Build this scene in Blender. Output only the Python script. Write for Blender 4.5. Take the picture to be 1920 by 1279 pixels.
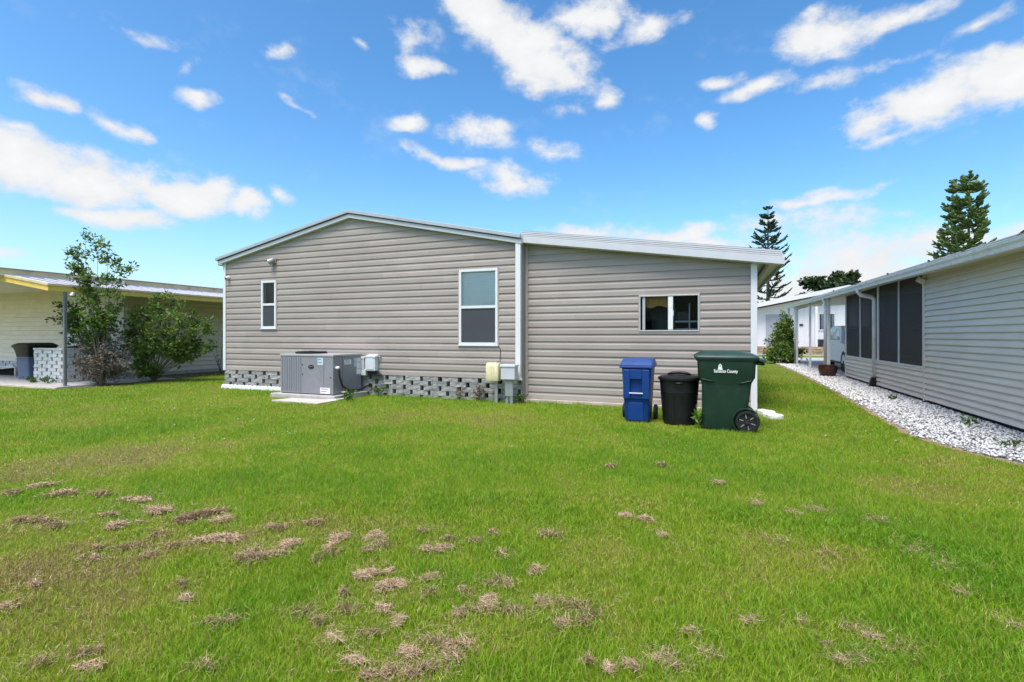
import bpy, bmesh, math, random
import numpy as np
from mathutils import Vector, Matrix
random.seed(7); rng = np.random.default_rng(7)
for o in list(bpy.data.objects): bpy.data.objects.remove(o)
S = bpy.context.scene; C = S.collection
R_ = math.radians

# ---------------------------------------------------------------- camera
TH = math.atan(380/960.)
cam = bpy.data.cameras.new('camera'); cam.lens = 18; cam.sensor_width = 36
cam.shift_y = -9.5/1920; cam.clip_end = 2000; cam.clip_start = 0.05
co = bpy.data.objects.new('camera', cam); C.objects.link(co)
co.location = (0, 0, 1.3); co.rotation_euler = (math.pi/2, 0, TH); S.camera = co
FW = np.array([-math.sin(TH), math.cos(TH)]); RT = np.array([math.cos(TH), math.sin(TH)])
def ground(x, y, z=0):           # photo pixel -> point on the ground
    d = FW + RT*(x-960)/960.; dz = -(y-630)/960.; t = (z-1.3)/dz
    return d[0]*t, d[1]*t

# ---------------------------------------------------------------- sky, sun, exposure
SUN_EL, SUN_AZ = R_(65), R_(187)     # azimuth clockwise from +Y
EXPOSURE = 1.0
W = bpy.data.worlds.new('World'); S.world = W; W.use_nodes = True
wn, wl = W.node_tree.nodes, W.node_tree.links; wn.clear()
def wnode(t, **k):
    n = wn.new(t)
    for a, b in k.items(): setattr(n, a, b)
    return n
W.cycles.sampling_method = 'MANUAL'; W.cycles.sample_map_resolution = 512
wout = wnode('ShaderNodeOutputWorld'); bg = wnode('ShaderNodeBackground')
bg.inputs[1].default_value = 0.13
sky = wnode('ShaderNodeTexSky', sky_type='NISHITA', sun_disc=False, sun_elevation=SUN_EL, sun_rotation=SUN_AZ)
sky.air_density = 1.0; sky.dust_density = 2.2; sky.ozone_density = 1.6
hs = wnode('ShaderNodeHueSaturation'); hs.inputs['Saturation'].default_value = 1.14; hs.inputs['Value'].default_value = .60; hs.inputs['Hue'].default_value = .490
gmn = wnode('ShaderNodeGamma'); gmn.inputs[1].default_value = 1.4; wl.new(sky.outputs[0], gmn.inputs[0]); wl.new(gmn.outputs[0], hs.inputs['Color'])
tc = wnode('ShaderNodeTexCoord'); nv = wnode('ShaderNodeVectorMath', operation='NORMALIZE'); wl.new(tc.outputs['Generated'], nv.inputs[0])
sx = wnode('ShaderNodeSeparateXYZ'); wl.new(nv.outputs[0], sx.inputs[0])
def wm(op, a, b=None, c=None, clamp=False):
    n = wnode('ShaderNodeMath', operation=op, use_clamp=clamp)
    for i, v in enumerate((a, b, c)):
        if v is None: continue
        if isinstance(v, (int, float)): n.inputs[i].default_value = v
        else: wl.new(v, n.inputs[i])
    return n.outputs[0]
az = wm('ARCTAN2', sx.outputs[0], sx.outputs[1]); el = wm('ARCSINE', sx.outputs[2])
# warp noise
def wnoise(scale, detail, rough, zs=1.0, off=(0, 0, 0)):
    mp = wnode('ShaderNodeMapping'); mp.inputs['Scale'].default_value = (1, 1, zs); mp.inputs['Location'].default_value = off
    wl.new(nv.outputs[0], mp.inputs['Vector'])
    n = wnode('ShaderNodeTexNoise'); n.inputs['Scale'].default_value = scale; n.inputs['Detail'].default_value = detail; n.inputs['Roughness'].default_value = rough
    wl.new(mp.outputs[0], n.inputs['Vector']); return n.outputs[0]
n_warp = wnoise(5.0, 3, .5, 1.4, (3, 1, 2)); n_warp2 = wnoise(5.0, 3, .5, 1.4, (8, 4, 1))
azw = wm('ADD', az, wm('MULTIPLY', wm('SUBTRACT', n_warp, .5), .16))
elw = wm('ADD', el, wm('MULTIPLY', wm('SUBTRACT', n_warp2, .5), .10))
ae = wnode('ShaderNodeCombineXYZ'); wl.new(azw, ae.inputs[0]); wl.new(elw, ae.inputs[1])
def azel(x, y):
    d = FW + RT*(x-960)/960.; dz = -(y-630)/960.
    return math.atan2(d[0], d[1]), math.atan2(dz, math.hypot(*d))
# clouds: photo x, y, radius along, radius across, tilt (deg, clockwise in photo), strength
CL = [(905,15,70,40,20,1),(955,70,85,55,30,1.05),(1015,135,88,50,20,1),(1100,30,70,38,0,.8),(1200,52,90,26,-8,.7),(785,120,52,24,8,.85),(1125,188,24,19,0,.72),
 (770,60,50,40,0,.52),(1520,85,62,32,-4,.9),(1590,75,60,30,-4,.8),(1670,52,70,20,-10,.9),(1435,168,62,19,-8,.85),(1545,168,50,24,0,.6),(1365,165,36,11,-6,.6),
 (1850,160,110,46,-6,1.05),(1720,195,95,50,-12,1.05),(1630,232,55,32,0,.85),(1912,130,40,50,0,.85),(1795,58,66,19,-14,.55),(1665,125,60,17,-8,.55),(1655,262,60,11,-4,.6),
 (40,290,110,50,2,1.05),(170,320,130,50,5,1.05),(320,365,110,36,6,1),(240,395,110,24,2,.95),(455,392,66,24,4,.82),(120,195,62,22,6,.9),(205,222,62,20,8,.85),(535,372,26,19,0,.75),(40,235,50,16,2,.65),
 (255,55,50,16,5,.6),(348,162,50,14,12,.7),(312,97,22,13,0,.58),(500,97,26,14,-4,.58),(545,190,42,10,10,.56),(677,66,20,9,15,.56),
 (945,335,68,26,2,.95),(840,298,70,15,8,.75),(905,245,48,28,3,.6),(770,232,48,16,-3,.54),(1030,275,36,18,10,.54),(1340,240,24,15,-10,.54),
 (1520,378,110,13,-3,.70),(1480,425,140,32,-2,.70),(1190,432,200,18,2,.70),(1650,490,240,60,0,.78),(1900,450,120,36,-2,.70),(1330,470,200,36,0,.62),(1500,540,200,46,0,.75),(0,480,60,14,0,.5)]
env = None
for (x, y, rx, ry, rot, w_) in CL:
    a, e = azel(x, y); h_ = math.hypot(960, x-960); c_ = 960.*960/(h_*h_)/960.
    ce = math.cos(e)/h_*math.cos(e)+1e-9
    mp = wnode('ShaderNodeMapping', vector_type='TEXTURE')
    mp.inputs['Location'].default_value = (a, e, 0); mp.inputs['Rotation'].default_value = (0, 0, -R_(rot))
    k = 960./h_
    mp.inputs['Scale'].default_value = (rx*1.6*k/h_, ry*1.7*math.cos(e)**2/h_, 1)
    wl.new(ae.outputs[0], mp.inputs['Vector'])
    ln = wnode('ShaderNodeVectorMath', operation='LENGTH'); wl.new(mp.outputs[0], ln.inputs[0])
    v = wm('MULTIPLY', wm('SUBTRACT', 1.0, ln.outputs['Value'], clamp=True), w_)
    env = v if env is None else wm('SMOOTH_MAX', env, v, .05)
# the same kind of scattered cloud all round, outside the photographed part
u0 = TH
rel = wm('ABSOLUTE', wm('WRAP', wm('ADD', az, u0), math.pi, -math.pi))
outside = wm('MAXIMUM', wm('MULTIPLY', wm('SUBTRACT', rel, .88), 6, clamp=True), wm('MULTIPLY', wm('SUBTRACT', el, .62), 6, clamp=True))
n_big = wnoise(2.2, 2, .5, 1.8, (11, 3, 5))
base = wm('MULTIPLY', wm('MULTIPLY', wm('SUBTRACT', n_big, .47), 3.2, clamp=True), outside)
env = wm('MAXIMUM', env, base)
n_f = wnoise(7.5, 10, .62, 1.7); n_f2 = wnoise(26, 6, .6, 1.5, (2, 7, 1))
dn = wm('ADD', wm('MULTIPLY', wm('SUBTRACT', n_f, .5), 4.4), wm('MULTIPLY', wm('SUBTRACT', n_f2, .5), 2.2))
dens = wm('ADD', wm('MULTIPLY', env, 2.6), dn)
mr = wnode('ShaderNodeMapRange', interpolation_type='SMOOTHSTEP'); wl.new(dens, mr.inputs[0]); mr.inputs[1].default_value = .28; mr.inputs[2].default_value = 1.85
gate = wm('MULTIPLY', env, 5, clamp=True)
cmask = wm('MULTIPLY', mr.outputs[0], gate)
shade = wnode('ShaderNodeMapRange'); wl.new(wm('ADD', n_f, wm('MULTIPLY', env, .35)), shade.inputs[0])
shade.inputs[1].default_value = .45; shade.inputs[2].default_value = .95; shade.inputs[3].default_value = .78; shade.inputs[4].default_value = 1.0
ccol = wnode('ShaderNodeVectorMath', operation='SCALE'); ccol.inputs[0].default_value = (3.75, 3.8, 3.87); wl.new(shade.outputs[0], ccol.inputs['Scale'])
mixc = wnode('ShaderNodeMix', data_type='RGBA'); wl.new(cmask, mixc.inputs[0]); wl.new(hs.outputs[0], mixc.inputs[6]); wl.new(ccol.outputs[0], mixc.inputs[7])
wl.new(mixc.outputs[2], bg.inputs[0]); wl.new(bg.outputs[0], wout.inputs[0])
sd = bpy.data.lights.new('sun', 'SUN'); sd.energy = 2.1; sd.angle = R_(22); sd.color = (1, .95, .87)
so = bpy.data.objects.new('sun', sd); C.objects.link(so)
sdir = Vector((math.sin(SUN_AZ)*math.cos(SUN_EL), math.cos(SUN_AZ)*math.cos(SUN_EL), math.sin(SUN_EL)))
so.rotation_euler = sdir.to_track_quat('Z', 'Y').to_euler(); so.location = (0, 0, 30)
S.view_settings.view_transform = 'Standard'; S.view_settings.look = 'None'
S.view_settings.exposure = EXPOSURE; S.view_settings.gamma = 1

# ---------------------------------------------------------------- materials
MATS = {}
def mat(name, col, rough=.6, var=.12, scale=8, bump=0, bscale=60, metal=0, objvar=0, spec=.4, coord='Object', stain=None, sscale=2.5, sub=None, stretch=(1, 1, 1)):
    m = bpy.data.materials.new(name); m.use_nodes = True; MATS[name] = m
    N, L = m.node_tree.nodes, m.node_tree.links; b = N['Principled BSDF']
    b.inputs['Roughness'].default_value = rough; b.inputs['Metallic'].default_value = metal; b.inputs['Specular IOR Level'].default_value = spec
    t = N.new('ShaderNodeTexCoord'); mp = N.new('ShaderNodeMapping'); L.new(t.outputs[coord] if coord != 'World' else N.new('ShaderNodeNewGeometry').outputs['Position'], mp.inputs[0]); mp.inputs['Scale'].default_value = stretch
    n = N.new('ShaderNodeTexNoise'); n.inputs['Scale'].default_value = scale; n.inputs['Detail'].default_value = 6; L.new(mp.outputs[0], n.inputs['Vector'])
    r = N.new('ShaderNodeMapRange'); L.new(n.outputs[0], r.inputs[0]); r.inputs[1].default_value = .3; r.inputs[2].default_value = .7; r.inputs[3].default_value = 1-var; r.inputs[4].default_value = 1+var
    v = r.outputs[0]
    if objvar:
        oi = N.new('ShaderNodeObjectInfo'); q = N.new('ShaderNodeMapRange'); L.new(oi.outputs['Random'], q.inputs[0]); q.inputs[3].default_value = 1-objvar; q.inputs[4].default_value = 1+objvar
        mu = N.new('ShaderNodeMath'); mu.operation = 'MULTIPLY'; L.new(v, mu.inputs[0]); L.new(q.outputs[0], mu.inputs[1]); v = mu.outputs[0]
    sc = N.new('ShaderNodeVectorMath'); sc.operation = 'SCALE'; sc.inputs[0].default_value = col[:3]; L.new(v, sc.inputs['Scale'])
    out = sc.outputs[0]
    if stain:
        n2 = N.new('ShaderNodeTexNoise'); n2.inputs['Scale'].default_value = sscale; n2.inputs['Detail'].default_value = 8; n2.inputs['Roughness'].default_value = .65; L.new(mp.outputs[0], n2.inputs['Vector'])
        r2 = N.new('ShaderNodeMapRange'); r2.inputs[1].default_value = .52; r2.inputs[2].default_value = .75; L.new(n2.outputs[0], r2.inputs[0])
        mx = N.new('ShaderNodeMix'); mx.data_type = 'RGBA'; L.new(r2.outputs[0], mx.inputs[0]); L.new(out, mx.inputs[6]); mx.inputs[7].default_value = (*stain, 1); out = mx.outputs[2]
    L.new(out, b.inputs['Base Color'])
    if bump:
        nb = N.new('ShaderNodeTexNoise'); nb.inputs['Scale'].default_value = bscale; nb.inputs['Detail'].default_value = 5; L.new(mp.outputs[0], nb.inputs['Vector'])
        bp = N.new('ShaderNodeBump'); bp.inputs['Strength'].default_value = bump; bp.inputs['Distance'].default_value = .01; L.new(nb.outputs[0], bp.inputs['Height']); L.new(bp.outputs[0], b.inputs['Normal'])
    if sub:
        tr = N.new('ShaderNodeBsdfTranslucent'); L.new(out, tr.inputs[0]); ms = N.new('ShaderNodeMixShader'); ms.inputs[0].default_value = sub
        L.new(b.outputs[0], ms.inputs[1]); L.new(tr.outputs[0], ms.inputs[2]); L.new(ms.outputs[0], N['Material Output'].inputs[0])
    return m
M = {}
M['siding'] = mat('taupe_vinyl', (.335, .288, .252), .55, .06, 1.2, .05, 90, objvar=.075, coord='World', stain=(.285, .243, .212), sscale=.9, stretch=(1, 1, 2))
M['siding_trim'] = mat('taupe_trim', (.36, .31, .27), .5, .05)
M['siding_r'] = mat('grey_vinyl', (.67, .615, .54), .5, .05, 1.2, .04, 90, objvar=.03)
M['siding_l'] = mat('cream_siding', (.80, .71, .57), .6, .06, 2, .05, 60, objvar=.04, stain=(.72, .62, .49), sscale=1.4)
M['white'] = mat('white_trim', (.68, .68, .69), .45, .03, 6)
M['white_old'] = mat('weathered_white', (.74, .74, .72), .5, .06, 5, stain=(.5, .49, .46), sscale=6)
M['fascia'] = mat('white_fascia', (.54, .55, .57), .4, .04, 4)
M['roof_edge'] = mat('grey_roof_edge', (.42, .44, .45), .4, .06, 4, metal=.3)
M['roof'] = mat('pale_roof', (.55, .56, .57), .5, .08, 3, stain=(.33, .32, .3), sscale=1)
M['dark'] = mat('hollow_shade', (.02, .02, .02), .9, .1)  # near-black colour standing in for unlit hollows
M['line'] = mat('gap_shade_seam', (.06, .06, .065), .6, .1)  # rake gap's shadow put into the colour; also plain seams
M['block'] = mat('split_face_block', (.30, .295, .28), .9, .25, 16, .9, 45, objvar=.14, stain=(.17, .165, .15), sscale=5, coord='World')
M['block_w'] = mat('painted_block', (.60, .60, .59), .85, .12, 14, .8, 40, objvar=.05, stain=(.40, .39, .37), sscale=6, coord='World')
M['concrete'] = mat('concrete', (.42, .40, .38), .85, .12, 8, .3, 70, stain=(.28, .27, .25), sscale=3)
M['slab'] = mat('paving_slab', (.55, .48, .42), .85, .12, 7, .3, 60, stain=(.38, .33, .28), sscale=4)
M['foot'] = mat('tan_footing', (.50, .42, .36), .85, .12, 7, .2, 60)
M['edging'] = mat('white_edging', (.78, .78, .76), .7, .06, 8, .2, 60)
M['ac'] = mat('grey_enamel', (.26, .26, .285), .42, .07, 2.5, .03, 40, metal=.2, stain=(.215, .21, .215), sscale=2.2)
M['ac_top'] = mat('lit_top_script_enamel', (.42, .41, .41), .4, .06, 4, metal=.2)  # top panel's brightness from above put into the colour; also badge script
M['ac_rib'] = mat('rib_enamel', (.30, .30, .33), .4, .05, 4, metal=.2)
M['black'] = mat('black_plastic', (.007, .007, .008), .45, .2, 10, .05, 50, spec=.4, coord='World', stain=(.018, .017, .016), sscale=6)
M['black2'] = mat('black_soft', (.018, .018, .02), .6, .2, 10)
M['rubber'] = mat('rubber', (.012, .012, .012), .75, .2, 12)
M['sticker'] = mat('white_sticker', (.72, .73, .74), .5, .1, 40)
M['sticker2'] = mat('blue_sticker', (.45, .55, .60), .5, .1, 40)
M['print'] = mat('printed_grey', (.12, .12, .14), .6, .1, 40)
M['box'] = mat('pale_grey_box', (.62, .66, .68), .4, .05, 5, stain=(.5, .52, .53), sscale=5)
M['box2'] = mat('light_grey_box', (.52, .53, .56), .4, .05, 5)
M['cream'] = mat('cream_box', (.66, .60, .36), .5, .10, 5, stain=(.52, .45, .26), sscale=5)
M['post'] = mat('galvanized', (.33, .35, .34), .45, .15, 9, metal=.4, stain=(.20, .22, .20), sscale=9)
M['blue'] = mat('blue_plastic', (.004, .042, .20), .45, .10, 4, .05, 60, spec=.4, coord='World', stain=(.012, .055, .20), sscale=6)
M['blue_lid'] = mat('faded_blue_plastic', (.02, .06, .20), .5, .15, 6, .04, 60, spec=.45)
M['green'] = mat('green_plastic', (.008, .031, .017), .45, .12, 4, .05, 60, spec=.4, coord='World', stain=(.022, .042, .03), sscale=5)
M['green_lid'] = mat('green_lid_plastic', (.018, .048, .035), .4, .15, 5, .04, 50, spec=.5)
M['ink'] = mat('white_ink', (.8, .82, .8), .5, .03)
M['metal'] = mat('bright_metal', (.6, .6, .6), .3, .05, 5, metal=.8)
M['slate'] = mat('slate_blue_plastic', (.11, .15, .24), .5, .12, 5, spec=.4)
M['yellow'] = mat('yellow_fascia', (.76, .52, .10), .5, .07, 4, stain=(.62, .44, .12), sscale=3)
M['band'] = mat('cream_band', (.66, .53, .30), .6, .1, 4, stain=(.42, .33, .22), sscale=3)
M['pan'] = mat('pan_roof', (.22, .215, .26), .85, .1, 3, stain=(.16, .15, .17), sscale=2, spec=.1)
M['rib_grey'] = mat('rib_grey', (.42, .42, .46), .8, .1, 4, spec=.1)
M['dark_post'] = mat('dark_post', (.17, .175, .18), .5, .12, 8)
M['mulch'] = mat('mulch', (.12, .085, .06), .95, .4, 25, .8, 50, coord='World', stain=(.20, .15, .10), sscale=12)
M['pot'] = mat('brown_glaze', (.07, .022, .014), .25, .2, 6, spec=.6)
M['car'] = mat('white_car_paint', (.86, .86, .86), .35, .02, 4, spec=.3)
M['wood'] = mat('bark', (.13, .10, .075), .9, .25, 20, .6, 40)
M['bark_pale'] = mat('pale_bark', (.24, .20, .15), .9, .2, 20, .5, 40)
M['leaf'] = mat('shrub_leaf', (.045, .095, .018), .5, .5, 3, sub=.25, coord='World')
M['leaf2'] = mat('bright_leaf', (.08, .16, .02), .5, .45, 4, sub=.3, coord='World')
M['leaf_dark'] = mat('dark_leaf', (.022, .055, .018), .5, .5, 3, sub=.2, coord='World')
M['leaf_far'] = mat('far_leaf', (.035, .065, .025), .6, .5, .6, sub=.2, coord='World')
M['pine'] = mat('pine_needle', (.072, .115, .028), .6, .5, 1.6, .6, 25, coord='World')
M['pine_dark'] = mat('dark_pine_needle', (.022, .048, .025), .6, .5, 1.6, .6, 25, coord='World')
M['dry_leaf'] = mat('dry_leaf', (.16, .115, .10), .8, .35, 6, coord='World')
M['thatch'] = mat('dry_thatch', (.30, .215, .145), .8, .35, 30, objvar=.12, coord='World', sub=.15)
M['stone'] = mat('garden_stone', (.36, .25, .16), .9, .25, 4, .6, 20, objvar=.25)
M['asphalt'] = mat('asphalt', (.12, .12, .12), .9, .2, 20)
M['grey_door'] = mat('grey_panel', (.36, .38, .41), .5, .06, 4)
M['gravel_base'] = mat('gravel_base', (.16, .155, .15), .95, .5, 40, .8, 60, coord='World')
M['pebble'] = None
M['soil'] = mat('soil_edge', (.30, .21, .15), .95, .3, 20, .6, 60, coord='World')
M['warm_glow'] = mat('painted_glow', (.42, .23, .05), .8, .2, 6)  # warm glow of the room put into the colour
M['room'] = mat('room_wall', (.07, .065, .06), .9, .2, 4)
M['alu'] = mat('aluminium', (.46, .46, .45), .4, .06, 6, metal=.3)
M['screen_back'] = mat('porch_wall', (.30, .28, .26), .8, .1, 4)

def rand_attr_mat(name, ramp, rough=.6, sub=.3, patch=None):
    """material coloured along a ramp by a per-piece attribute 'tone' (0..1)"""
    m = bpy.data.materials.new(name); m.use_nodes = True; N, L = m.node_tree.nodes, m.node_tree.links; b = N['Principled BSDF']
    b.inputs['Roughness'].default_value = rough; b.inputs['Specular IOR Level'].default_value = .3
    a = N.new('ShaderNodeAttribute'); a.attribute_name = 'tone'; r = N.new('ShaderNodeValToRGB'); L.new(a.outputs['Fac'], r.inputs[0])
    el_ = r.color_ramp.elements
    for i, (p, c) in enumerate(ramp):
        e = el_[i] if i < 2 else el_.new(p)
        e.position = p; e.color = (*c, 1)
    L.new(r.outputs[0], b.inputs['Base Color'])
    if sub:
        tr = N.new('ShaderNodeBsdfTranslucent'); L.new(r.outputs[0], tr.inputs[0]); ms = N.new('ShaderNodeMixShader'); ms.inputs[0].default_value = sub
        L.new(b.outputs[0], ms.inputs[1]); L.new(tr.outputs[0], ms.inputs[2]); L.new(ms.outputs[0], N['Material Output'].inputs[0])
    return m
M['grass'] = rand_attr_mat('grass_blades', [(0, (.34, .25, .13)), (1, (.16, .33, .014)), (.12, (.40, .31, .11)), (.3, (.36, .39, .045)), (.6, (.265, .40, .020))], .5, .38)
M['pebble'] = rand_attr_mat('white_pebble', [(0, (.16, .16, .17)), (1, (.70, .70, .70)), (.2, (.26, .26, .26)), (.45, (.52, .515, .51))], .7, 0)
def glass(name, tint=(.9, .95, .95), dark=.0):
    m = bpy.data.materials.new(name); m.use_nodes = True; N, L = m.node_tree.nodes, m.node_tree.links; N.remove(N['Principled BSDF'])
    tr = N.new('ShaderNodeBsdfTransparent'); tr.inputs[0].default_value = (*tint, 1)
    gl = N.new('ShaderNodeBsdfGlossy'); gl.inputs['Roughness'].default_value = .02; fr = N.new('ShaderNodeFresnel'); fr.inputs[0].default_value = 1.45
    ms = N.new('ShaderNodeMixShader'); L.new(fr.outputs[0], ms.inputs[0]); L.new(tr.outputs[0], ms.inputs[1]); L.new(gl.outputs[0], ms.inputs[2]); L.new(ms.outputs[0], N['Material Output'].inputs[0])
    return m
M['glass'] = glass('window_glass', (.93, .97, .97))
M['glass_dark'] = glass('tinted_glass', (.25, .28, .30))
def screen_mat(name, col, alpha):
    m = bpy.data.materials.new(name); m.use_nodes = True; N, L = m.node_tree.nodes, m.node_tree.links; b = N['Principled BSDF']
    b.inputs['Base Color'].default_value = (*col, 1); b.inputs['Roughness'].default_value = .8; b.inputs['Specular IOR Level'].default_value = .1
    n = N.new('ShaderNodeTexNoise'); n.inputs['Scale'].default_value = 3; r = N.new('ShaderNodeMapRange'); L.new(n.outputs[0], r.inputs[0]); r.inputs[3].default_value = alpha-.06; r.inputs[4].default_value = alpha+.06
    tr = N.new('ShaderNodeBsdfTransparent'); ms = N.new('ShaderNodeMixShader'); L.new(r.outputs[0], ms.inputs[0]); L.new(tr.outputs[0], ms.inputs[1]); L.new(b.outputs[0], ms.inputs[2]); L.new(ms.outputs[0], N['Material Output'].inputs[0])
    return m
M['screen'] = screen_mat('insect_screen', (.10, .096, .095), .66)
M['screen_w'] = screen_mat('window_screen', (.075, .08, .09), .86)
M['blind'] = mat('pale_blind', (.92, .98, .96), .6, .05, 4)

# ---------------------------------------------------------------- mesh helpers
WL = {}                       # world location of each object's origin
class MB:
    def __init__(s): s.v = []; s.f = []
    def add(s, vs, fs):
        n = len(s.v); s.v += [tuple(p) for p in vs]; s.f += [tuple(i+n for i in f) for f in fs]; return s
    def box(s, a, b, jit=0):
        x0, y0, z0 = a; x1, y1, z1 = b
        vs = [(x, y, z) for z in (z0, z1) for x, y in ((x0, y0), (x1, y0), (x1, y1), (x0, y1))]
        if jit: vs = [tuple(c+random.uniform(-jit, jit) for c in p) for p in vs]
        return s.add(vs, [(3, 2, 1, 0), (4, 5, 6, 7), (0, 1, 5, 4), (1, 2, 6, 5), (2, 3, 7, 6), (3, 0, 4, 7)])
    def prism(s, poly, axis, d0, d1):
        """poly: 2D points, extruded along axis ('x': (y,z), 'y': (x,z), 'z': (x,y))"""
        n = len(poly)
        def p3(p, d): return (d, p[0], p[1]) if axis == 'x' else (p[0], d, p[1]) if axis == 'y' else (p[0], p[1], d)
        vs = [p3(p, d0) for p in poly]+[p3(p, d1) for p in poly]
        return s.add(vs, [tuple(range(n))[::-1], tuple(range(n, 2*n))]+[(i, (i+1) % n, n+(i+1) % n, n+i) for i in range(n)])
    def tube(s, pts, rad, n=8, cap=True):
        pts = [Vector(p) for p in pts]; k = len(pts)
        if not hasattr(rad, '__len__'): rad = [rad]*k
        up = None; rings = []
        for i, p in enumerate(pts):
            t = (pts[min(i+1, k-1)]-pts[max(i-1, 0)]).normalized()
            if up is None: up = t.orthogonal().normalized()
            up = (up-t*up.dot(t)); up = up.normalized() if up.length > 1e-6 else t.orthogonal().normalized()
            w = t.cross(up)
            rings.append([p+(up*math.cos(a)+w*math.sin(a))*rad[i] for a in [2*math.pi*j/n for j in range(n)]])
        vs = [q for r in rings for q in r]; fs = []
        for i in range(k-1):
            for j in range(n): fs.append((i*n+j, i*n+(j+1) % n, (i+1)*n+(j+1) % n, (i+1)*n+j))
        if cap: fs += [tuple(range(n))[::-1], tuple(range((k-1)*n, k*n))]
        return s.add(vs, fs)
    def loft(s, secs, per=5, cap0=True, cap1=True):
        """secs: (z, cx, cy, hx, hy, r) rounded rectangles"""
        rings = []
        for z, cx, cy, hx, hy, r in secs:
            r = min(r, hx, hy); ring = []
            for k, (sx_, sy_) in enumerate(((1, 1), (-1, 1), (-1, -1), (1, -1))):
                for j in range(per):
                    a = math.pi/2*(k+j/(per-1)); ring.append((cx+sx_*(hx-r)+r*math.cos(a), cy+sy_*(hy-r)+r*math.sin(a), z))
            rings.append(ring)
        n = len(rings[0]); fs = []
        for i in range(len(rings)-1):
            for j in range(n): fs.append((i*n+j, i*n+(j+1) % n, (i+1)*n+(j+1) % n, (i+1)*n+j))
        if cap0: fs.append(tuple(range(n))[::-1])
        if cap1: fs.append(tuple(range((len(rings)-1)*n, len(rings)*n)))
        return s.add([p for r in rings for p in r], fs)
    def lathe(s, prof, c=(0, 0, 0), n=28, cap0=True, cap1=True):
        k = len(prof); vs = [(c[0]+r*math.cos(2*math.pi*j/n), c[1]+r*math.sin(2*math.pi*j/n), c[2]+z) for r, z in prof for j in range(n)]
        fs = [(i*n+j, i*n+(j+1) % n, (i+1)*n+(j+1) % n, (i+1)*n+j) for i in range(k-1) for j in range(n)]
        if cap0: fs.append(tuple(range(n))[::-1])
        if cap1: fs.append(tuple(range((k-1)*n, k*n)))
        return s.add(vs, fs)
    def xf(s, m):
        s.v = [tuple(m @ Vector(p)) for p in s.v]; return s
    def build(s, name, m, parent=None, smooth=False, bevel=0, origin=None, segs=2):
        v = np.array(s.v, dtype=float)
        if origin is None:
            lo, hi = v.min(0), v.max(0); origin = ((lo[0]+hi[0])/2, (lo[1]+hi[1])/2, lo[2])
        me = bpy.data.meshes.new(name); me.from_pydata((v-np.array(origin)).tolist(), [], s.f)
        me.materials.append(M[m] if isinstance(m, str) else m)
        if smooth: me.polygons.foreach_set('use_smooth', [True]*len(me.polygons))
        o = link(name, me, origin, parent)
        if bevel:
            md = o.modifiers.new('bevel', 'BEVEL'); md.width = bevel; md.segments = segs; md.limit_method = 'ANGLE'; md.angle_limit = R_(35)
        if smooth and bevel == 0 and smooth != 'all':
            try: me.set_sharp_from_angle(angle=R_(40))
            except Exception: pass
        return o
def link(name, data, loc, parent=None):
    o = bpy.data.objects.new(name, data); C.objects.link(o); WL[o.name] = tuple(loc)
    if parent is not None:
        o.parent = parent; pl = WL[parent.name]; o.location = (loc[0]-pl[0], loc[1]-pl[1], loc[2]-pl[2])
    else: o.location = loc
    return o
def thing(name, label, cat, loc, group=None):
    o = link(name, None, loc); o.empty_display_size = .2; return tag(o, label, cat, group)
def tag(o, label, cat, group=None):
    o['label'] = label; o['category'] = cat
    if group: o['group'] = group
    return o
def struct(o): o['kind'] = 'structure'; return o
def box(name, a, b, m, parent=None, bevel=0): return MB().box(a, b).build(name, m, parent, bevel=bevel)

# fast mesh from numpy triangles with a 'tone' per face
def tri_mesh(name, V, F, tone, m):
    me = bpy.data.meshes.new(name); nf = len(F)
    me.vertices.add(len(V)); me.vertices.foreach_set('co', V.astype(np.float32).ravel())
    me.loops.add(nf*3); me.loops.foreach_set('vertex_index', F.astype(np.int32).ravel())
    me.polygons.add(nf); me.polygons.foreach_set('loop_start', np.arange(0, nf*3, 3, dtype=np.int32))
    me.update(calc_edges=True)
    if tone is not None:
        at = me.attributes.new('tone', 'FLOAT', 'FACE'); at.data.foreach_set('value', tone.astype(np.float32))
    me.materials.append(M[m]); return me

def vnoise(x, y, seed=0):
    """smooth 2D value noise, 0..1"""
    def hsh(i, j): 
        h = np.sin(i*127.1+j*311.7+seed*74.7)*43758.5453; return h-np.floor(h)
    xi, yi = np.floor(x), np.floor(y); fx, fy = x-xi, y-yi; fx = fx*fx*(3-2*fx); fy = fy*fy*(3-2*fy)
    return (hsh(xi, yi)*(1-fx)+hsh(xi+1, yi)*fx)*(1-fy)+(hsh(xi, yi+1)*(1-fx)+hsh(xi+1, yi+1)*fx)*fy
def fbm(x, y, seed=0): return (vnoise(x, y, seed)+.5*vnoise(2.1*x, 2.1*y, seed+1)+.25*vnoise(4.3*x, 4.3*y, seed+2))/1.75

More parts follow.
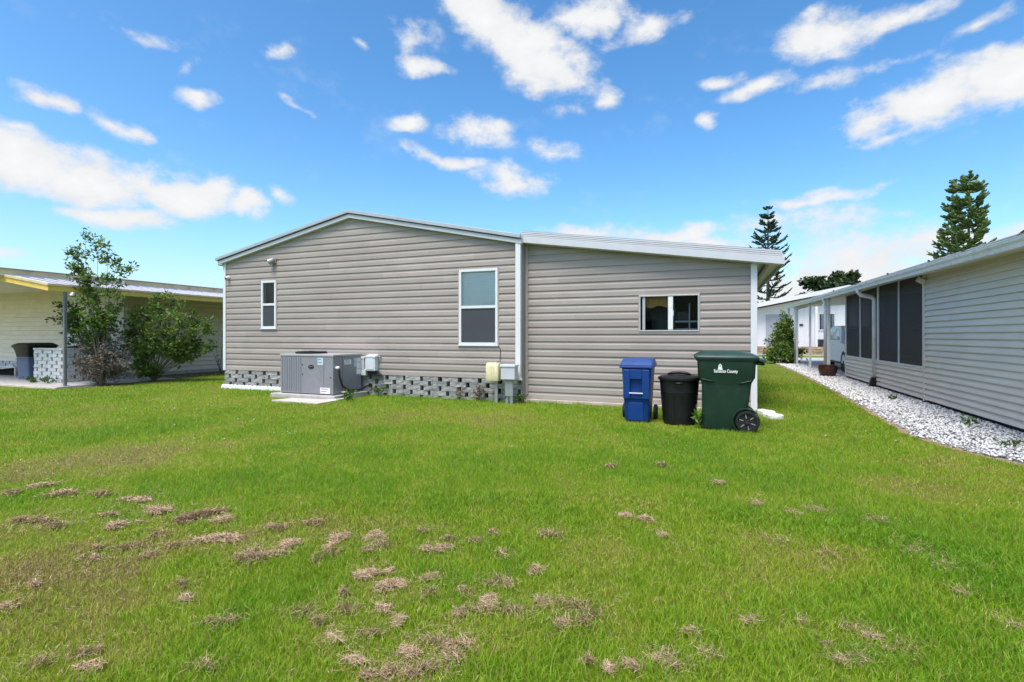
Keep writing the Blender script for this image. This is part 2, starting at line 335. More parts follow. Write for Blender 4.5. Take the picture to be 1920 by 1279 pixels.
# ================================================================ THE GROUND
gm = bpy.data.materials.new('lawn_soil'); gm.use_nodes = True
N, L = gm.node_tree.nodes, gm.node_tree.links; b = N['Principled BSDF']; b.inputs['Roughness'].default_value = .95; b.inputs['Specular IOR Level'].default_value = .1
ge = N.new('ShaderNodeNewGeometry'); n1 = N.new('ShaderNodeTexNoise'); n1.inputs['Scale'].default_value = .45; n1.inputs['Detail'].default_value = 5; L.new(ge.outputs['Position'], n1.inputs['Vector'])
n2 = N.new('ShaderNodeTexNoise'); n2.inputs['Scale'].default_value = 30; n2.inputs['Detail'].default_value = 6; L.new(ge.outputs['Position'], n2.inputs['Vector'])
mm = N.new('ShaderNodeMath'); mm.operation = 'MULTIPLY_ADD'; L.new(n2.outputs[0], mm.inputs[0]); mm.inputs[1].default_value = .5; L.new(n1.outputs[0], mm.inputs[2])
rp = N.new('ShaderNodeValToRGB'); L.new(mm.outputs[0], rp.inputs[0]); rp.color_ramp.elements[0].position = .45; rp.color_ramp.elements[0].color = (.075, .125, .010, 1); rp.color_ramp.elements[1].position = 1.0; rp.color_ramp.elements[1].color = (.17, .21, .028, 1)
L.new(rp.outputs[0], b.inputs['Base Color'])
g = MB().add([(-400, -400, 0), (400, -400, 0), (400, 400, 0), (-400, 400, 0)], [(0, 1, 2, 3)]).build('lawn', gm, origin=(0, 0, 0)); struct(g)

# edge of the gravel bed (x as function of y)
EY = np.array([3.0, 5.0, 6.67, 7.2, 8.0, 9.5, 12.0, 16.0, 20.0, 25.5, 27.5]); EX = np.array([3.4, 3.2, 2.89, 2.62, 2.40, 2.46, 2.55, 2.68, 2.74, 2.70, 2.55])
def edge_x(y): return np.interp(y, EY, EX)
ys = np.linspace(3.0, 27.5, 70); left = [(float(edge_x(y))+.02*math.sin(y*9), float(y)) for y in ys]
bed = MB(); poly = left+[(3.86, 27.5), (3.86, 3.0)]
bed.add([(x, y, .006) for x, y in poly], [tuple(range(len(poly)))[::-1]]); struct(bed.build('gravel_bed', 'gravel_base', origin=(3, 10, 0)))
ed = MB(); vs = []
for (x, y) in left: vs += [(x-.07-.03*math.sin(y*7), y, .004), (x+.05, y, .0115)]
ed.add(vs, [(2*i, 2*i+1, 2*i+3, 2*i+2) for i in range(len(left)-1)]); struct(ed.build('soil_edge', 'soil', origin=(2.6, 10, 0)))
# concrete: carport floor, drive and walk
struct(MB().box((3.86, 12.0, -.1), (9.0, 30, .03)).build('carport_floor', 'concrete'))
struct(MB().box((-4.0, 30.002, -.1), (14.0, 34.6, .02)).build('driveway', 'concrete'))
struct(MB().box((-10.0, 38.2, -.1), (22.0, 39.2, .05)).build('pavement', 'concrete'))
struct(MB().box((-30, 7.55, -.1), (-15.05, 10.6, .035)).build('porch_slab', 'concrete'))

# ---- grass blades
def blocked(x, y):
    m = (y > 9.30) & (x > -11.55) & (x < -3.4); m |= (y > 9.46) & (x > -3.6) & (x < .72)
    m |= (x > edge_x(y)-.02-.05*vnoise(x*0+3, y*5, 4)) & (y < 28); m |= (x < -14.62) & (y > 7.58) & (y < 10.35); m |= (x < -16.9) & (y > 10.2)
    m |= (x > -8.83) & (x < -7.05) & (y > 8.2) & (y < 9.4); m |= (x > -8.1) & (x < -6.95) & (y > 7.66) & (y < 8.2)
    m |= (x > .62) & (x < .98) & (y > 9.0) & (y < 9.9); m |= (y > 29.9) & (y < 34.6); m |= (y > 38) & (y < 39.3)
    m |= (x > -11.6) & (x < -9.0) & (y > 9.18) & (y < 9.4)
    for bx, by, br in ((-1.09, 8.05, .2), (-.49, 7.99, .24), (.12, 7.85, .3)): m |= (abs(x-bx) < br) & (abs(y-by) < br)
    return m
def patch_tone(x, y, r):
    n = fbm(x*.55+5, y*.55+2, 11); n2_ = fbm(x*1.7, y*1.7, 23); n3 = fbm(x*5, y*5, 31)
    t = .62+.85*(n-.5)+.65*(n2_-.5)+.55*(n3-.5)
    for px, py, w_, s_ in ((250, 850, 1.2, .34), (110, 880, 1.0, .30), (700, 900, .9, .14), (1100, 930, 1.2, .24), (1290, 1000, 1.0, .22), (150, 1130, .55, .22), (60, 1080, .5, .2), (1400, 1080, .8, .14), (600, 1000, .6, .2), (1700, 1060, .5, .18), (850, 1150, .5, .12)):
        gx, gy = ground(px, py); t -= s_*np.exp(-((x-gx)**2+(y-gy)**2)/(2*(w_*.55)**2))
    gx, gy = ground(1300, 860); t += .16*np.exp(-((x-gx)**2+(y-gy)**2)/(2*1.5**2)); t += .18*np.clip((y-9)/6, 0, 1)
    return t
def make_grass():
    def sample(n, r0, r1, expo):
        u = rng.random(n); k = 2-expo
        r = (r0**k+u*(r1**k-r0**k))**(1/k); a = TH+rng.uniform(-R_(52), R_(52), n)
        return -np.sin(a)*r, np.cos(a)*r, r
    Vs, Fs, Ts = [], [], []; base = 0
    for n, r0, r1, ex, seg in ((185000, 1.55, 4.2, .35, 2), (470000, 4.2, 17, 1.99, 1), (40000, 17, 36, 1.99, 1)):
        x, y, r = sample(n, r0, r1, ex); k = ~blocked(x, y); x, y, r = x[k], y[k], r[k]; n = len(x)
        t0 = patch_tone(x, y, r); tall = np.clip((t0-.35)/.5, .3, 1)
        clump = fbm(x*9, y*9, 41)
        h_ = (.020+.024*rng.random(n)+.020*clump)*(.62+.5*tall)*np.where(r < 5, 1.0, .95); w_ = .0017*np.maximum(1, (r/3.0))**.92*(.7+.6*rng.random(n))
        h_ *= 1+.9*np.exp(-((y-9.26)/.09)**2)*((x > -11.5) & (x < -3.4))+.8*np.exp(-((y-9.42)/.08)**2)*((x > -3.4) & (x < .7))
        th = rng.uniform(0, 2*math.pi, n); ba = rng.uniform(0, 2*math.pi, n); lean = h_*rng.uniform(.15, 1.15, n)
        wx, wy = np.cos(th)*w_, np.sin(th)*w_; lx, ly = np.cos(ba)*lean, np.sin(ba)*lean
        tone = np.clip(t0+rng.normal(0, .13, n), .02, 1); dead = rng.random(n) < (.05+.30*np.clip(.62-t0, 0, .5)); tone[dead] = rng.uniform(0, .16, dead.sum())
        z0 = np.full(n, -.004)
        if seg == 1:
            V = np.stack([np.stack([x-wx, y-wy, z0], 1), np.stack([x+wx, y+wy, z0], 1), np.stack([x+lx, y+ly, h_*.9], 1)], 1).reshape(-1, 3)
            i = np.arange(n)*3; F = np.stack([i, i+1, i+2], 1); T = tone
        else:
            mx, my, mz = x+lx*.35, y+ly*.35, h_*.62
            V = np.stack([np.stack([x-wx, y-wy, z0], 1), np.stack([x+wx, y+wy, z0], 1), np.stack([mx-wx*.8, my-wy*.8, mz], 1), np.stack([mx+wx*.8, my+wy*.8, mz], 1), np.stack([x+lx, y+ly, h_*.95], 1)], 1).reshape(-1, 3)
            i = np.arange(n)*5; F = np.concatenate([np.stack([i, i+1, i+3], 1), np.stack([i, i+3, i+2], 1), np.stack([i+2, i+3, i+4], 1)]); T = np.tile(tone, 3)
        Vs.append(V); Fs.append(F+base); Ts.append(T); base += len(V)
    me = tri_mesh('grass', np.concatenate(Vs), np.concatenate(Fs), np.concatenate(Ts), 'grass')
    o = link('grass', me, (0, 0, 0)); o['kind'] = 'stuff'; o['label'] = 'short mown green lawn grass with yellowed patches'; o['category'] = 'grass'
make_grass()

# ---- gravel stones
def make_gravel():
    Vs, Fs, Ts = [], [], []; base = 0
    dirs = np.array([(1, 0, 0), (-1, 0, 0), (0, 1, 0), (0, -1, 0), (0, 0, 1), (0, 0, -1)], float)
    fo = np.array([(0, 2, 4), (2, 1, 4), (1, 3, 4), (3, 0, 4), (2, 0, 5), (1, 2, 5), (3, 1, 5), (0, 3, 5)])
    for n, y0, y1, s_ in ((9000, 5.0, 11, .020), (7000, 11, 18.5, .028), (4500, 18.5, 27.4, .038)):
        y = rng.uniform(y0, y1, n); x = edge_x(y)+rng.random(n)**.9*(3.84-edge_x(y)); x += rng.normal(0, .02, n); k = x < 3.84; x, y = x[k], y[k]; n = len(x)
        sz = s_*rng.uniform(.55, 1.35, (n, 1, 1))*rng.uniform(.6, 1.4, (n, 6, 1)); P_ = dirs[None]*sz; P_[:, :, 2] *= .55
        a = rng.uniform(0, 6.28, n); ca, sa = np.cos(a)[:, None], np.sin(a)[:, None]
        til = rng.normal(0, .35, (n, 1)); X, Y, Z = P_[:, :, 0], P_[:, :, 1], P_[:, :, 2]+til*P_[:, :, 0]
        V = np.stack([x[:, None]+X*ca-Y*sa, y[:, None]+X*sa+Y*ca, np.maximum(Z+.012+rng.random((n, 1))*.022, .001)], 2).reshape(-1, 3)
        F = (np.arange(n)[:, None, None]*6+fo[None]).reshape(-1, 3); t = np.clip(rng.beta(1.9, 1.1, n), 0, 1)
        Vs.append(V); Fs.append(F+base); Ts.append(np.repeat(t, 8)); base += len(V)
    o = link('gravel', tri_mesh('gravel', np.concatenate(Vs), np.concatenate(Fs), np.concatenate(Ts), 'pebble'), (0, 0, 0))
    o['kind'] = 'stuff'; o['label'] = 'white and grey landscaping stones along the grey siding'; o['category'] = 'gravel'
make_gravel()

# ================================================================ siding, blocks, windows
DUTCH = [(0, .0165), (.06, .0172), (.56, .0140), (.74, .0040), (1.0, .0015)]
CLAP = [(0, .026), (.05, .027), (.30, .022), (1.0, .001)]
CLAPL = [(0, .040), (.05, .041), (.25, .032), (1.0, .001)]
def siding(parent, name, axis, plane, sign, uL, uR, z0, z1, e, m, holes=(), prof=DUTCH, panel=3.66, back='room', seed=1):
    rs = random.Random(seed)
    fL = uL if callable(uL) else (lambda z, c=uL: c); fR = uR if callable(uR) else (lambda z, c=uR: c)
    def p3(u, off, z): return (u, plane+sign*off, z) if axis == 'x' else (plane+sign*off, u, z)
    # backing sheet with the openings
    zs = sorted({z0, z1, *[h for q in holes for h in (q[2], q[3])], *[z0+(z1-z0)*i/12 for i in range(13)]})
    mb = MB()
    for za, zb in zip(zs, zs[1:]):
        if zb-za < 1e-5: continue
        cuts = sorted((q[0], q[1]) for q in holes if q[2] <= za+1e-6 and q[3] >= zb-1e-6); a = None
        segs = []; cur = None
        for c0, c1 in cuts: segs.append((cur, c0)); cur = c1
        segs.append((cur, None))
        for s0, s1 in segs:
            la, lb = (fL(za), fL(zb)) if s0 is None else (s0, s0); ra, rb = (fR(za), fR(zb)) if s1 is None else (s1, s1)
            mb.add([p3(la, -.002, za), p3(ra, -.002, za), p3(max(rb, lb), -.002, zb), p3(lb, -.002, zb)], [(0, 1, 2, 3)])
    wall = mb.build(name, back, parent)
    k = 0; z = z0
    while z < z1-.01:
        lev = sorted({z+t*e for t, _ in prof} | {h for q in holes for h in (q[2], q[3]) if z < h < z+e})
        lev = [l for l in lev if l <= z1+1e-6]
        if lev[-1] < min(z+e, z1)-1e-5: lev.append(z1)
        def off(zz): return float(np.interp((zz-z)/e, [t for t, _ in prof], [o for _, o in prof]))
        lo, hi = min(fL(l) for l in lev), max(fR(l) for l in lev)
        seams = [lo]; s_ = lo+rs.uniform(.6, panel)
        while s_ < hi-.4: seams.append(s_); s_ += panel
        seams.append(hi)
        for q in holes:
            if q[2] <= z and q[3] >= z+e: seams = sorted([s2 for s2 in seams if not q[0]-.15 < s2 < q[1]+.15]+[q[0], q[1]])
        for i, (sa, sb) in enumerate(zip(seams, seams[1:])):
            mid = (sa+sb)/2
            if any(q[2] <= z and q[3] >= z+e and q[0]-1e-6 <= mid <= q[1]+1e-6 for q in holes): continue
            mb = MB(); d = .0012*(i % 2)
            def quad(za, zb, oa, ob):
                cuts = sorted((q[0], q[1]) for q in holes if q[2] <= min(za, zb)+1e-6 and q[3] >= max(za, zb)-1e-6 and q[0] < sb and q[1] > sa)
                ed_ = [None]+[c for cc in cuts for c in cc]+[None]
                for j in range(0, len(ed_), 2):
                    l0, r0 = ed_[j], ed_[j+1]
                    la = max(sa, fL(za)) if l0 is None else l0; lb = max(sa, fL(zb)) if l0 is None else l0
                    ra = min(sb+.004, fR(za)) if r0 is None else r0; rb = min(sb+.004, fR(zb)) if r0 is None else r0
                    if ra-la < .002 and rb-lb < .002: continue
                    ra, rb = max(ra, la), max(rb, lb)
                    mb.add([p3(la, oa+d, za), p3(ra, oa+d, za), p3(rb, ob+d, zb), p3(lb, ob+d, zb)], [(0, 1, 2, 3)])
            quad(z, z, 0.0, off(z))
            for za, zb in zip(lev, lev[1:]): quad(za, zb, off(za), off(zb))
            if mb.f: mb.build('siding_board', m, wall)
        z += e; k += 1
    return wall
def frame_rect(name, axis, plane, sign, u0, u1, z0, z1, w_, d0, d1, m, parent, bevel=.004):
    """four-sided frame with its outer size u0..u1, z0..z1"""
    mb = MB()
    def bx(a0, a1, b0, b1):
        p, q = plane+sign*d0, plane+sign*d1; p, q = min(p, q), max(p, q)
        mb.box((a0, p, b0), (a1, q, b1)) if axis == 'x' else mb.box((p, a0, b0), (q, a1, b1))
    bx(u0, u1, z0, z0+w_); bx(u0, u1, z1-w_, z1); bx(u0, u0+w_, z0+w_, z1-w_); bx(u1-w_, u1, z0+w_, z1-w_)
    return mb.build(name, m, parent, bevel=bevel)
def pane(name, axis, plane, sign, u0, u1, z0, z1, off, m, parent, t=.004):
    if isinstance(m, str) and m.startswith('glass'):      # one clean sheet of glass
        p = plane+sign*off; vs = [(u0, p, z0), (u1, p, z0), (u1, p, z1), (u0, p, z1)] if axis == 'x' else [(p, u0, z0), (p, u1, z0), (p, u1, z1), (p, u0, z1)]
        return MB().add(vs, [(0, 1, 2, 3)]).build(name, m, parent)
    p, q = sorted((plane+sign*off, plane+sign*(off-t)))
    a, b_ = ((u0, p, z0), (u1, q, z1)) if axis == 'x' else ((p, u0, z0), (q, u1, z1))
    return box(name, a, b_, m, parent)
BLK = {}
def blocks(parent, m, axis, plane, sign, u0, u1, z0, rows, bl=.36, gap=.082, bh=.098, depth=.13, jit=.004):
    """open-bond rows of rough blocks, every second row shifted"""
    pitch = bl+gap
    for r in range(rows):
        u = u0-(pitch/2 if r % 2 else 0)+random.uniform(-.025, .025)
        while u < u1-.02:
            a, b_ = max(u, u0), min(u+bl, u1)
            if b_-a > .05:
                mb = MB(); d = random.uniform(-.006, .006); nx = 4
                # front face as a small grid pushed about, for the split face
                us = np.linspace(a, b_, nx+1); zz = np.linspace(z0+r*bh+.002, z0+(r+1)*bh-.004, 3)
                def p3(uu, off, z): return (uu, plane+sign*off, z) if axis == 'x' else (plane+sign*off, uu, z)
                fr = [[p3(uu, d+(random.uniform(-.008, .006)), z) for uu in us] for z in zz]; bk = [[p3(uu, -depth, z) for uu in us] for z in zz]
                vs = [p for row in fr for p in row]+[p for row in bk for p in row]; n = nx+1; o2 = 3*n; fs = []
                for i in range(2):
                    for j in range(nx): fs += [(i*n+j, i*n+j+1, (i+1)*n+j+1, (i+1)*n+j), (o2+i*n+j, o2+(i+1)*n+j, o2+(i+1)*n+j+1, o2+i*n+j+1)]
                for j in range(nx): fs += [(j, o2+j, o2+j+1, j+1), (2*n+j, 2*n+j+1, o2+2*n+j+1, o2+2*n+j)]
                for i in range(2): fs += [(i*n, (i+1)*n, o2+(i+1)*n, o2+i*n), (i*n+nx, o2+i*n+nx, o2+(i+1)*n+nx, (i+1)*n+nx)]
                mb.add(vs, fs); mb.build('block', m, parent)
            u += pitch+random.uniform(-.02, .02)

# ================================================================ THE MOBILE HOME
YW, YA = 9.35, 9.55                      # main gable wall, set-back addition wall
XL, XJ, XR, XP = -11.47, -3.50, .60, -7.57
home = thing('mobile_home', 'single-storey home with taupe vinyl siding, low gable roof and lean-to addition', 'house', (-5.5, YW, 0))
def zr(x): return 3.93-.207*abs(x-XP)    # underside of the rake trim
W1 = (-10.235, -9.775, 1.485, 2.63); W2 = (-4.85, -4.0, 1.12, 2.645); W3 = (-1.275, -.255, 1.385, 2.03)
zt = 3.93+.06
siding(home, 'gable_wall', 'x', YW, -1, lambda z: max(XL+.03, XP-(3.99-z)/.207), lambda z: min(XJ-.02, XP+(3.99-z)/.207), .45, zt, .1412, 'siding', [W1, W2], seed=3)
def za_(x): return 3.12-(x+3.5)*.145      # underside of the addition's rake trim
siding(home, 'addition_wall', 'x', YA, -1, XJ+.06, lambda z: min(XR-.03, XJ+(3.19-z)/.145), .065, 3.17, .1412, 'siding', [W3], seed=5)
box('return_wall', (XJ-.02, YW+.003, .02), (XJ+.012, YA+.05, 3.3), 'siding', home)
box('footing', (XJ+.0, YA-.07, -.05), (XR+.04, YA+.3, .06), 'foot', home, .008)
for a, b_ in (((XL-.01, YW+.02, .02), (XL+.02, 21.9, 3.1)), ((XL, 21.9, .02), (XR, 21.95, 3.0)), ((XR-.04, YA+.02, .02), (XR-.01, 21.9, 2.55))): box('side_wall', a, b_, 'siding', home)
# skirting of open-laid split-face blocks
sk = MB().box((XL+.03, YW+.17, -.02), (XJ-.03, YW+.2, .46)).build('skirting', 'dark', home)  # dark sheet puts shade into the holes between blocks
blocks(sk, 'block', 'x', YW-.012, -1, XL-.02, XJ+.005, -.04, 5)
# trims
box('corner_trim', (XL-.05, YW-.035, .44), (XL+.035, YW+.03, 3.13), 'white', home, .004)
box('corner_post', (XR-.035, YA-.06, .05), (XR+.065, YA+.04, 2.52), 'white', home, .006)
box('post_bracket', (XR-.005, YA-.065, 2.46), (XR+.035, YA-.05, 2.56), 'white', home, .003)
box('joint_trim', (XJ+.015, YA-.035, .065), (XJ+.07, YA+.01, 3.12), 'siding_trim', home, .003)
ds = MB().box((XJ-.095, YW-.095, .50), (XJ+.01, YW-.018, 3.13)); ds.prism([(XJ-.095, .50), (XJ+.01, .50), (XJ+.03, .44), (XJ-.10, .44)], 'y', YW-.098, YW-.017)
ds = ds.build('downspout', 'white', home, bevel=.006)
# main roof: two slabs and the layered rake trim
T = .17
def rake(mb, xs, zf, lo, hi, y0, y1):
    up = [(x, zf(x)+hi) for x in xs]; dn = [(x, zf(x)+lo) for x in xs[::-1]]; mb.prism(dn[::-1]+up[::-1], 'y', y0, y1); return mb
xs = [XL-.14, XP, XJ+.03]
roof = rake(MB(), xs, zr, .085, .155, YW-.06, 22.1).build('roof', 'roof', home)
rake(MB(), xs, zr, 0, .085, YW-.105, YW-.002).build('fascia', 'fascia', roof, bevel=.003)
rake(MB(), xs, zr, .088, .100, YW-.125, YW-.061).build('gap_shadow', 'line', roof)  # dark bar painted as the shadow in the trim gap
rake(MB(), [XL-.19, XP, XJ+.02], zr, .103, .175, YW-.145, YW-.062).build('roof_edge', 'roof_edge', roof, bevel=.004)
box('eave_fascia', (XL-.155, YW-.1, zr(XL-.14)-.02), (XL-.142, 22, zr(XL-.14)+.10), 'fascia', roof)
MB().prism([(XL-.14, zr(XL-.14)-.004), (XL+.0, zr(XL-.14)-.004), (XL+.0, zr(XL-.14)+.006), (XL-.14, zr(XL-.14)+.006)], 'y', YW-.1, 22).build('soffit', 'white', roof)
# addition roof
xa = [XJ-.03, 1.04]
aroof = rake(MB(), xa, za_, .12, .19, YA-.10, 22.1).build('addition_roof', 'roof', home)
rake(MB(), [XJ-.03, XJ+.10, 1.055], za_, .0, .128, YA-.225, YA-.19).build('fascia', 'fascia', aroof, bevel=.004)
rake(MB(), [XJ-.03, 1.0], za_, -.0, .10, YA-.19, YA-.02).build('fascia_backing', 'white', aroof)
for i in range(3):
    z_ = .136+i*.034
    rake(MB(), [XJ+.0, 1.035-.012*i], za_, z_, z_+.024, YA-.215+.012*i, YA-.11).build('roof_panel_edge', 'fascia', aroof)
    rake(MB(), [XJ+.0, 1.02-.012*i], za_, z_+.024, z_+.034, YA-.19+.012*i, YA-.11).build('panel_gap', 'line', aroof)
box('eave_fascia', (1.03, YA-.19, za_(1.04)-.005), (1.055, 22, za_(1.04)+.12), 'fascia', aroof)
MB().prism([(XR+.02, za_(XR)+.03), (1.03, za_(1.03)+.05), (1.03, za_(1.03)+.06), (XR+.02, za_(XR)+.04)], 'y', YA-.15, 22).build('soffit', 'white_old', aroof)
box('eave_beam', (XR+.19, YA+.0, za_(.9)-.03), (XR+.24, 22, za_(.9)+.06), 'siding_trim', aroof)
# windows
def hung(wr, label, lower_screen, blind):
    u0, u1, z0, z1 = wr
    w = frame_rect('window', 'x', YW, -1, u0-.005, u1+.005, z0-.005, z1+.005, .052, -.06, .036, 'white', home)
    w['label'] = label
    mid = (z0+z1)/2; mb = MB().box((u0+.045, YW-.030, mid-.028), (u1-.045, YW+.02, mid+.028)); mb.build('meeting_rail', 'white', w, bevel=.004)
    MB().box((u0-.02, YW-.05, z0-.022), (u1+.02, YW-.0, z0-.006)).build('sill', 'white', w, bevel=.003)
    frame_rect('trim_channel', 'x', YW, -1, u0-.028, u1+.028, z0-.04, z1+.028, .022, 0, .022, 'siding_trim', w)
    pane('pane', 'x', YW, -1, u0+.045, u1-.045, mid+.02, z1-.045, .008, 'glass', w)
    pane('pane', 'x', YW, -1, u0+.045, u1-.045, z0+.045, mid-.02, -.012, 'glass', w)
    pane('screen', 'x', YW, -1, u0+.047, u1-.047, z0+.047, mid-.02, .014, 'screen_w', w, .002)
    if blind:
        n = int((z1-z0-.09)/.03)
        for i in range(n):
            zz = z0+.05+i*.03
            MB().add([(u0+.01, YW+.016, zz), (u1-.01, YW+.016, zz), (u1-.01, YW+.036, zz+.027), (u0+.01, YW+.036, zz+.027)], [(0, 1, 2, 3)]).build('blind_slat', 'blind', w)
        box('shade', (u0+.02, YW+.09, z0), (u1-.02, YW+.095, z1), 'blind', w)
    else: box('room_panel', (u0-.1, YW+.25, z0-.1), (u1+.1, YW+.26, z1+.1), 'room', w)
hung(W1, 'narrow white hung window with dark screens', True, False)
hung(W2, 'tall white hung window with pale blinds behind the upper pane', True, True)
u0, u1, z0, z1 = W3
w = frame_rect('window', 'x', YA, -1, u0-.005, u1+.005, z0-.005, z1+.005, .024, -.06, .030, 'alu', home); w['label'] = 'sliding aluminium window in the addition'
frame_rect('trim_channel', 'x', YA, -1, u0-.02, u1+.02, z0-.03, z1+.02, .016, 0, .022, 'siding_trim', w)
um = u0+.53
box('sash_stile', (um-.03, YA-.025, z0+.027), (um+.055, YA+.03, z1-.027), 'white_old', w, .004); box('sash_stile', (u0+.05, YA-.005, z0+.027), (u0+.10, YA+.03, z1-.027), 'alu', w, .004)
pane('pane', 'x', YA, -1, u0+.10, um-.03, z0+.025, z1-.025, -.008, 'glass', w); pane('pane', 'x', YA, -1, um+.055, u1-.03, z0+.025, z1-.025, .006, 'glass', w)
box('latch', (um+.05, YA-.035, z0+.27), (um+.066, YA-.02, z0+.37), 'white', w, .003)
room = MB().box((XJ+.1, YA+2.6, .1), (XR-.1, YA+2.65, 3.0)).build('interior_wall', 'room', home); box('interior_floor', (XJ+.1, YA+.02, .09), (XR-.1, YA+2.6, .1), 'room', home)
# ochre strips painted as warm glow, some shelves and boxes standing behind the sliding window
glow = MB()
for i in range(11):
    a = u0+.08+i*.045; glow.box((a, YA+.10+.015*(i % 2), z1-.20-.02*math.sin(i*.9)), (a+.047, YA+.115+.015*(i % 2), z1+.1))
tag(glow.build('warm_glow_folds', 'warm_glow'), 'added ochre folds standing in for the warm glow inside the sliding window', 'painted glow')
t = thing('storage_shelf', 'dark shelf with a grey carton seen through the sliding window', 'shelf', (-.5, YA+.5, .1))
box('shelf_board', (-.68, YA+.35, 1.55), (-.2, YA+.7, 1.58), 'grey_door', t); box('carton', (-.66, YA+.4, 1.60), (-.42, YA+.65, 1.74), 'black2', t); box('shelf_side', (-.44, YA+.34, .1), (-.42, YA+.7, 1.9), 'grey_door', t)
box('shelf_board', (-.68, YA+.35, 1.42), (-.2, YA+.7, 1.44), 'grey_door', t); box('shelf_side', (-.70, YA+.34, .1), (-.68, YA+.7, 1.9), 'black2', t)
t = thing('storage_cabinet', 'tall dark cabinet seen through the sliding window', 'cabinet', (-1.0, YA+.8, .1)); box('body', (-1.12, YA+.6, .1), (-.80, YA+1, 1.80), 'black2', t); box('door_edge', (-.97, YA+.585, .2), (-.96, YA+.598, 1.75), 'room', t)
# fittings on the wall
t = thing('security_camera', 'small white dome security camera on the taupe wall corner', 'camera', (-11.34, YW-.02, 2.74))
MB().lathe([(.045, 0), (.045, .03), (.035, .04)]).xf(Matrix.Translation((-11.34, YW-.017, 2.76)) @ Matrix.Rotation(R_(90), 4, 'X')).build('base', 'white', t, smooth=True)
MB().lathe([(.034, 0), (.034, .06), (.02, .075)]).xf(Matrix.Translation((-11.335, YW-.045, 2.765)) @ Matrix.Rotation(R_(115), 4, 'X') @ Matrix.Rotation(R_(12), 4, 'Y')).build('body', 'white', t, smooth=True)
MB().lathe([(.027, 0), (.027, .012)]).xf(Matrix.Translation((-11.327, YW-.110, 2.732)) @ Matrix.Rotation(R_(115), 4, 'X')).build('lens', 'black', t, smooth=True)
t = thing('wall_light', 'weathered grey floodlight under the gable, pointing down', 'lamp', (-9.86, YW-.02, 3.0))
box('mount', (-9.90, YW-.05, 3.04), (-9.76, YW-.016, 3.16), 'post', t, .006)
MB().lathe([(.035, 0), (.055, .03), (.075, .13), (.078, .15)], n=16).xf(Matrix.Translation((-9.80, YW-.05, 3.14)) @ Matrix.Rotation(R_(135), 4, 'X') @ Matrix.Rotation(R_(-35), 4, 'Y')).build('hood', 'post', t, smooth=True)
MB().lathe([(.066, 0), (.066, .004)], n=16).xf(Matrix.Translation((-9.80, YW-.05, 3.14)) @ Matrix.Rotation(R_(135), 4, 'X') @ Matrix.Rotation(R_(-35), 4, 'Y') @ Matrix.Translation((0, 0, .152))).build('lens', 'black', t, smooth=True)

# ================================================================ AIR CONDITIONER
A0, A1 = (-8.62, 8.35), (-7.22, 9.24)
tag(MB().box((-8.80, 8.24, -.03), (-7.10, 9.32, .085)).build('equipment_pad', 'concrete', bevel=.012), 'grey concrete pad under the air conditioner', 'pad')
ac = thing('air_conditioner', 'large grey packaged air conditioner on a concrete pad', 'air conditioner', (-7.92, 8.8, .085))
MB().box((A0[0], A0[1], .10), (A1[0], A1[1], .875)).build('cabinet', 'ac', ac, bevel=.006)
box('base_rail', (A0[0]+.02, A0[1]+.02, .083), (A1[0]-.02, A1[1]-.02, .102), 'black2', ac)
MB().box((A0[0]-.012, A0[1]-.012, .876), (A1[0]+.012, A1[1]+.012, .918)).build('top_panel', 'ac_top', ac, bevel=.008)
fx, fy = -8.22, 8.82
fan = MB().lathe([(.33, 0), (.33, .035), (.30, .045)], (fx, fy, .919), cap1=False).build('fan_guard', 'black', ac, smooth=True)
for k in range(12):
    a = k*math.pi/12; MB().tube([(fx-.31*math.cos(a), fy-.31*math.sin(a), .955), (fx, fy, .972), (fx+.31*math.cos(a), fy+.31*math.sin(a), .955)], .005, 5).build('guard_wire', 'black', fan)
box('fan_well', (fx-.2, fy-.2, .920), (fx+.2, fy+.2, .925), 'dark', fan)
for k in range(9):
    x = A0[0]+.05+k*.062
    box('louver', (x, A0[1]-.012, .15), (x+.012, A0[1]+.003, .85), 'ac_rib' if k % 2 else 'ac', ac, .003)
for x, l in ((-8.08, .006), (-7.46, .005)): box('panel_seam', (x, A0[1]-.003, .105), (x+l, A0[1]+.003, .872), 'line', ac)
box('panel_seam', (A1[0]-.002, 8.62, .105), (A1[0]+.003, 8.626, .872), 'line', ac)
bd = MB().lathe([(.075, 0), (.075, .008), (.068, .010)], n=24).xf(Matrix.Translation((-7.79, A0[1]-.001, .66)) @ Matrix.Rotation(R_(90), 4, 'X') @ Matrix.Diagonal((1, .55, 1, 1))).build('badge', 'black', ac, smooth=True)
MB().tube([(-7.845, A0[1]-.0125, .665), (-7.82, A0[1]-.0125, .672), (-7.80, A0[1]-.0125, .652), (-7.775, A0[1]-.0125, .668), (-7.735, A0[1]-.0125, .655)], .003, 5).build('badge_script', 'ac_top', bd)
def sticker(u0, u1, z0, z1, m, face, lines=3):
    if face == 'f': a, b_ = (u0, A0[1]-.004, z0), (u1, A0[1]-.0005, z1)
    else: a, b_ = (A1[0]+.0005, u0, z0), (A1[0]+.004, u1, z1)
    o = box('sticker', a, b_, m, ac)
    for i in range(lines):
        zz = z1-(i+.7)*(z1-z0)/(lines+.6); e0, e1 = u0+.1*(u1-u0), u1-random.uniform(.1, .4)*(u1-u0)
        if face == 'f': box('print_line', (e0, A0[1]-.0055, zz), (e1, A0[1]-.0042, zz+.012), 'print', o)
        else: box('print_line', (A1[0]+.0042, e0, zz), (A1[0]+.0055, e1, zz+.008), 'print', o)
sticker(-7.62, -7.47, .70, .85, 'sticker2', 'f', 2); sticker(-7.55, -7.30, .115, .235, 'sticker', 'f', 2)
